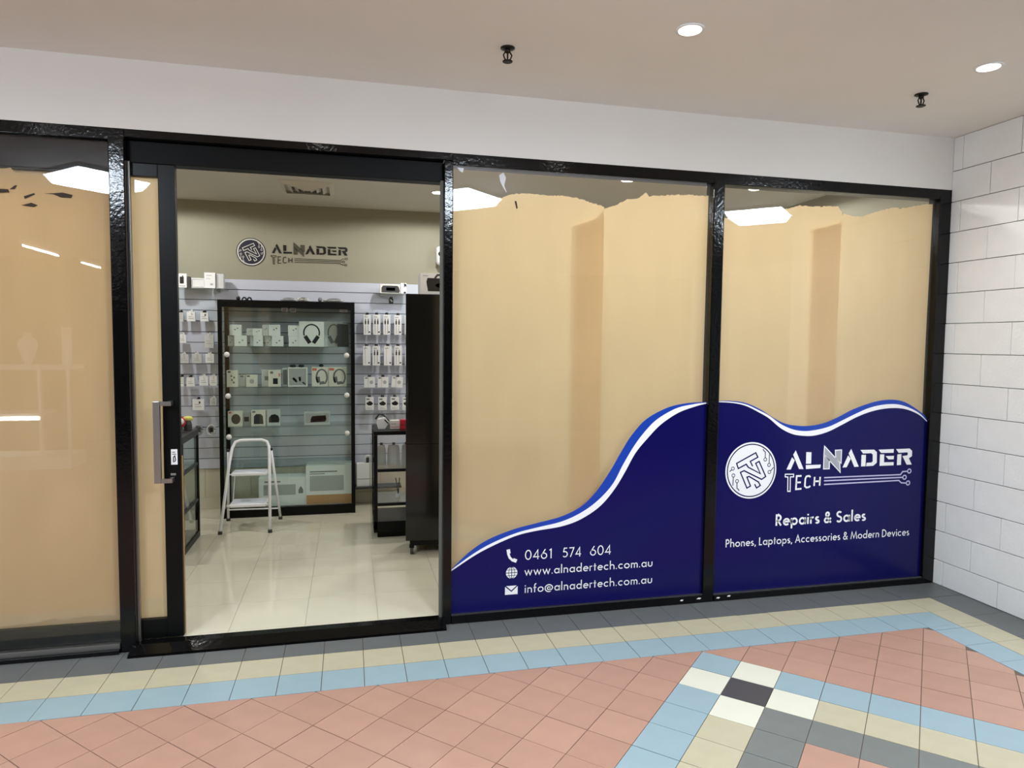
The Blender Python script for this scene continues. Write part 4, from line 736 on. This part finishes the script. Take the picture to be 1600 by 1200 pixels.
# on the low cabinet
x0, _, x1, z1 = VR; zc = LT+.0005
t = empty('face_mask', ((x0+x1)/2, 1.86, zc), 'white angular headset with black strap standing on the low cabinet', 'headset'); b_ = MB(); W = x1-x0; H = .122
b_.plate([(x0+W*.2, zc), (x0+W*.72, zc), (x1-W*.02, zc+H*.48), (x0+W*.72, zc+H*.78), (x0+W*.16, zc+H*.7), (x0+W*.1, zc+H*.35)], 1.83, 1.90); b_.build('shell', 'knob', t, bevel=.006); t.name = 'headset'
b_ = MB(); b_.tube([(x0+W*.02, 1.87, zc+H*.66), (x0+W*.3, 1.89, zc+H*.98), (x0+W*.62, 1.89, zc+H*.9), (x1-W*.02, 1.86, zc+H*.5)], .007, 8); b_.build('strap', 'ink', t, smooth=True)
MB().plate([(x0+W*.62, zc+H*.62), (x0+W*.7, zc+H*.66), (x0+W*.96, zc+H*.42), (x0+W*.9, zc+H*.36)], 1.828, 1.8298).build('dark_slot', 'ink', t)
carton('small_box', 'small white box with pink base line on the low cabinet', LOWBOX[0], 1.84, .06, 'cardw', z0=LT, pics=[('base_line', 'pink', 'rect', (.05, .2, .95, .26)), ('title_print', 'inkp', 'rect', (.1, .55, .6, .65))])
carton('red_box', 'bright red box with dark band on the low cabinet, partly behind the tall cabinet', LOWBOX[1], 1.82, .06, 'red', z0=LT, pics=[('dark_band', 'dgrey', 'rect', (.0, .44, 1, .5))])
carton('white_carton', 'white carton on a shelf ledge behind the display cabinet edge', BACKBOX[0], 2.84, .08, 'card', pics=[('tape_line', 'inkp', 'rect', (.02, .3, .98, .34))])
part('ledge', 'dgrey', wallb, (BACKBOX[0][0]-.03, 2.80, BACKBOX[0][1]-.02, BACKBOX[0][2]+.3, SF-.001, BACKBOX[0][1]-.0005), .001)
x0, z0, x1, z1 = BACKBOX[1]; z0 = BACKBOX[0][3]+.001
t = empty('desk_fan', ((x0+x1)/2, 2.87, z0), 'small white arched gadget with dark centre on the white carton', 'gadget'); t.name = 'arched_gadget'
b_ = MB(); r_ = (x1-x0)/2-.008; b_.tube([(x0+.008, 2.87, z0+.001)]+[((x0+x1)/2-r_*math.cos(a), 2.87, z0+.045+r_*math.sin(a)) for a in [PI*k/10 for k in range(11)]]+[(x1-.008, 2.87, z0+.001)], .008, 8); b_.build('arch', 'knob', t, smooth=True)
MB().box((x0+x1)/2-.014, 2.862, z0+.001, (x0+x1)/2+.014, 2.88, z0+.05).build('centre', 'dgrey', t, bevel=.003)
# ---------------------------------------------------------------- tall glossy black cabinet on castors
tc_ = empty('tall_cabinet', (.305, 1.20, ZF), 'tall glossy black cabinet on castors behind the doorway post', 'cabinet')
BX = .305
part('body', 'bgloss', tc_, (BX, 1.212, .14, BX+.75, 1.55, 1.955), .002); part('door_panel', 'bgloss', tc_, (BX+.012, 1.20, .155, BX+.74, 1.2115, .86), .002); part('door_panel', 'bgloss', tc_, (BX+.012, 1.20, .866, BX+.74, 1.2115, 1.944), .002)
part('base', 'blackm', tc_, (BX+.03, 1.225, .10, BX+.72, 1.53, .1395), .002)
for x in (BX+.045, BX+.68):
    for y in (1.25, 1.50):
        c = part('castor', 'blackm', tc_, (x-.018, y-.015, .078, x+.018, y+.015, .0998), .002); MB().tube([(x-.012, y, ZF+.0275), (x+.012, y, ZF+.0275)], .027, 14).build('wheel', 'rubber', c)
tc_.rotation_euler = (0, 0, math.radians(-4.5))
r = TALLBOX
carton('speaker_box', 'white box picturing a dark portable speaker with handle, on the tall black cabinet', (r[0], 0, r[2]+.16, r[3]), 1.25, .18, 'card', z0=1.955, pics=[('speaker_picture', 'ink', 'poly', [(.14, .16), (.86, .16), (.9, .62), (.86, .76), (.13, .78), (.11, .6)]), ('grille_print', 'dgrey', 'oval', (.5, .44, .22, .15)), ('handle_picture', 'dgrey', 'strokes', [([(.27, .77), (.32, .93), (.68, .93), (.73, .77)], .014)]), ('small_print', 'inkp', 'rect', (.05, .86, .14, .9))])
# ---------------------------------------------------------------- low glass counter by the sliding door
KX0, KX1, KY0, KY1, KT = -1.74, -1.27, 1.52, 2.07, .90
kc = empty('glass_counter', ((KX0+KX1)/2, 1.8, ZF), 'low black framed glass counter just inside the sliding door', 'counter')
for x in (KX0, KX1-.03):
    for y in (KY0, KY1-.03): part('post', 'blackm', kc, (x, y, .0805, x+.03, y+.03, KT-.0505), .002)
part('top_frame', 'dgrey', kc, (KX0, KY0, KT-.05, KX1, KY1, KT), .004); part('base', 'blackm', kc, (KX0, KY0, ZF, KX1, KY1, .08), .003)
for z in (.62, .33): part('glass_shelf', 'glass_g', kc, (KX0+.01, KY0+.01, z, KX1-.03, KY1-.01, z+.008), 0); part('shelf_frame', 'dgrey', kc, (KX1-.026, KY0+.031, z-.008, KX1-.004, KY1-.031, z+.012), .001)
part('side_glass', 'glass_g', kc, (KX1-.012, KY0+.031, .081, KX1-.007, KY1-.031, KT-.051), 0); part('back_panel', 'cardg', kc, (KX0+.005, KY0+.031, .081, KX0+.012, KY1-.031, KT-.051), 0)
t = empty('toy_ball', (-1.36, 1.85, KT+.0005), 'small red and white ball on the low glass counter', 'toy'); MB().ball((-1.36, 1.85, KT+.075), .045).build('ball', 'red', t, smooth=True); MB().ball((-1.345, 1.815, KT+.085), .026).build('white_spot', 'card', t, smooth=True); MB().lathe([(.035, KT+.0005), (.028, KT+.012), (.022, KT+.036)], -1.36, 1.85, 16).build('stand', 'dgrey', t, fix=True)
t = empty('toy_ball', (-1.318, 1.93, KT+.0005), 'yellow-green cap shaped gadget on the low glass counter behind the red ball', 'toy'); t.name = 'yellow_gadget'; MB().ball((-1.318, 1.93, KT+.095), .034, sq=(1.2, 1, .6)).build('cap', 'yellow', t, smooth=True); MB().lathe([(.03, KT+.0005), (.03, KT+.05), (.02, KT+.08)], -1.318, 1.93, 16).build('stand', 'dgrey', t, fix=True)
# ---------------------------------------------------------------- folding step ladder
L = {k: Vector(v_) for k, v_ in LAD.items()}
lo = Vector((-.92, 2.2, ZF)); ld = empty('step_ladder', lo, 'white tubular two-step folding ladder in front of the display cabinet', 'ladder')
for k in ('a0', 'a9', 'c1', 'd1'): L[k].z = ZF+.012
L['c1'].y = 2.50; L['d1'].y = 2.47
MB().tube([L[k] for k in ('a0', 'a1', 'a2', 'a3', 'a4', 'a5', 'a6', 'a7', 'a8', 'a9')], .0125, 12).build('front_frame', 'wpaint', ld, smooth=True)
for a, b in (('c0', 'c1'), ('d0', 'd1')): MB().tube([L[a], L[b]], .0105, 12).build('rear_leg', 'wpaint', ld, smooth=True)
for k in ('a0', 'a9', 'c1', 'd1'): p = L[k]; MB().lathe([(.017, ZF), (.017, ZF+.02), (.0135, ZF+.026)], p.x, p.y, 14).build('foot', 'rubber', ld, fix=True)
for k in ('c0', 'd0'): p = L[k]; MB().ball(p, .014).build('pivot', 'ink', ld, smooth=True)
for pre, z in (('u', .505), ('l', .255)):
    x0 = max(L[pre+'0'].x, L[pre+'2'].x)+.012; x1 = min(L[pre+'1'].x, L[pre+'3'].x)-.004; y0 = L[pre+'0'].y+.005; y1 = L[pre+'2'].y-.02
    s_ = MB().box(x0, y0, z-.026, x1, y1, z).build('step', 'wpaint', ld, bevel=.008); MB().box(x0+.012, y0+.015, z-.001, x1-.012, y1-.012, z+.004).build('tread', 'pvc', s_, bevel=.002)
    MB().tube([(x0-.02, y0+.02, z-.013), (x1+.015, y0+.02, z-.013)], .006, 8).build('cross_bar', 'wpaint', ld)
MB().tube([(L['u2'].x+.02, y1, .49), (L['l2'].x+.012, y1-.01, .25)], .004, 8).build('link_rod', 'wpaint', ld)
MB().tube([(L['c1'].x+.01, 2.44, .14), (L['d1'].x-.012, 2.42, .14)], .006, 8).build('rear_bar', 'wpaint', ld)
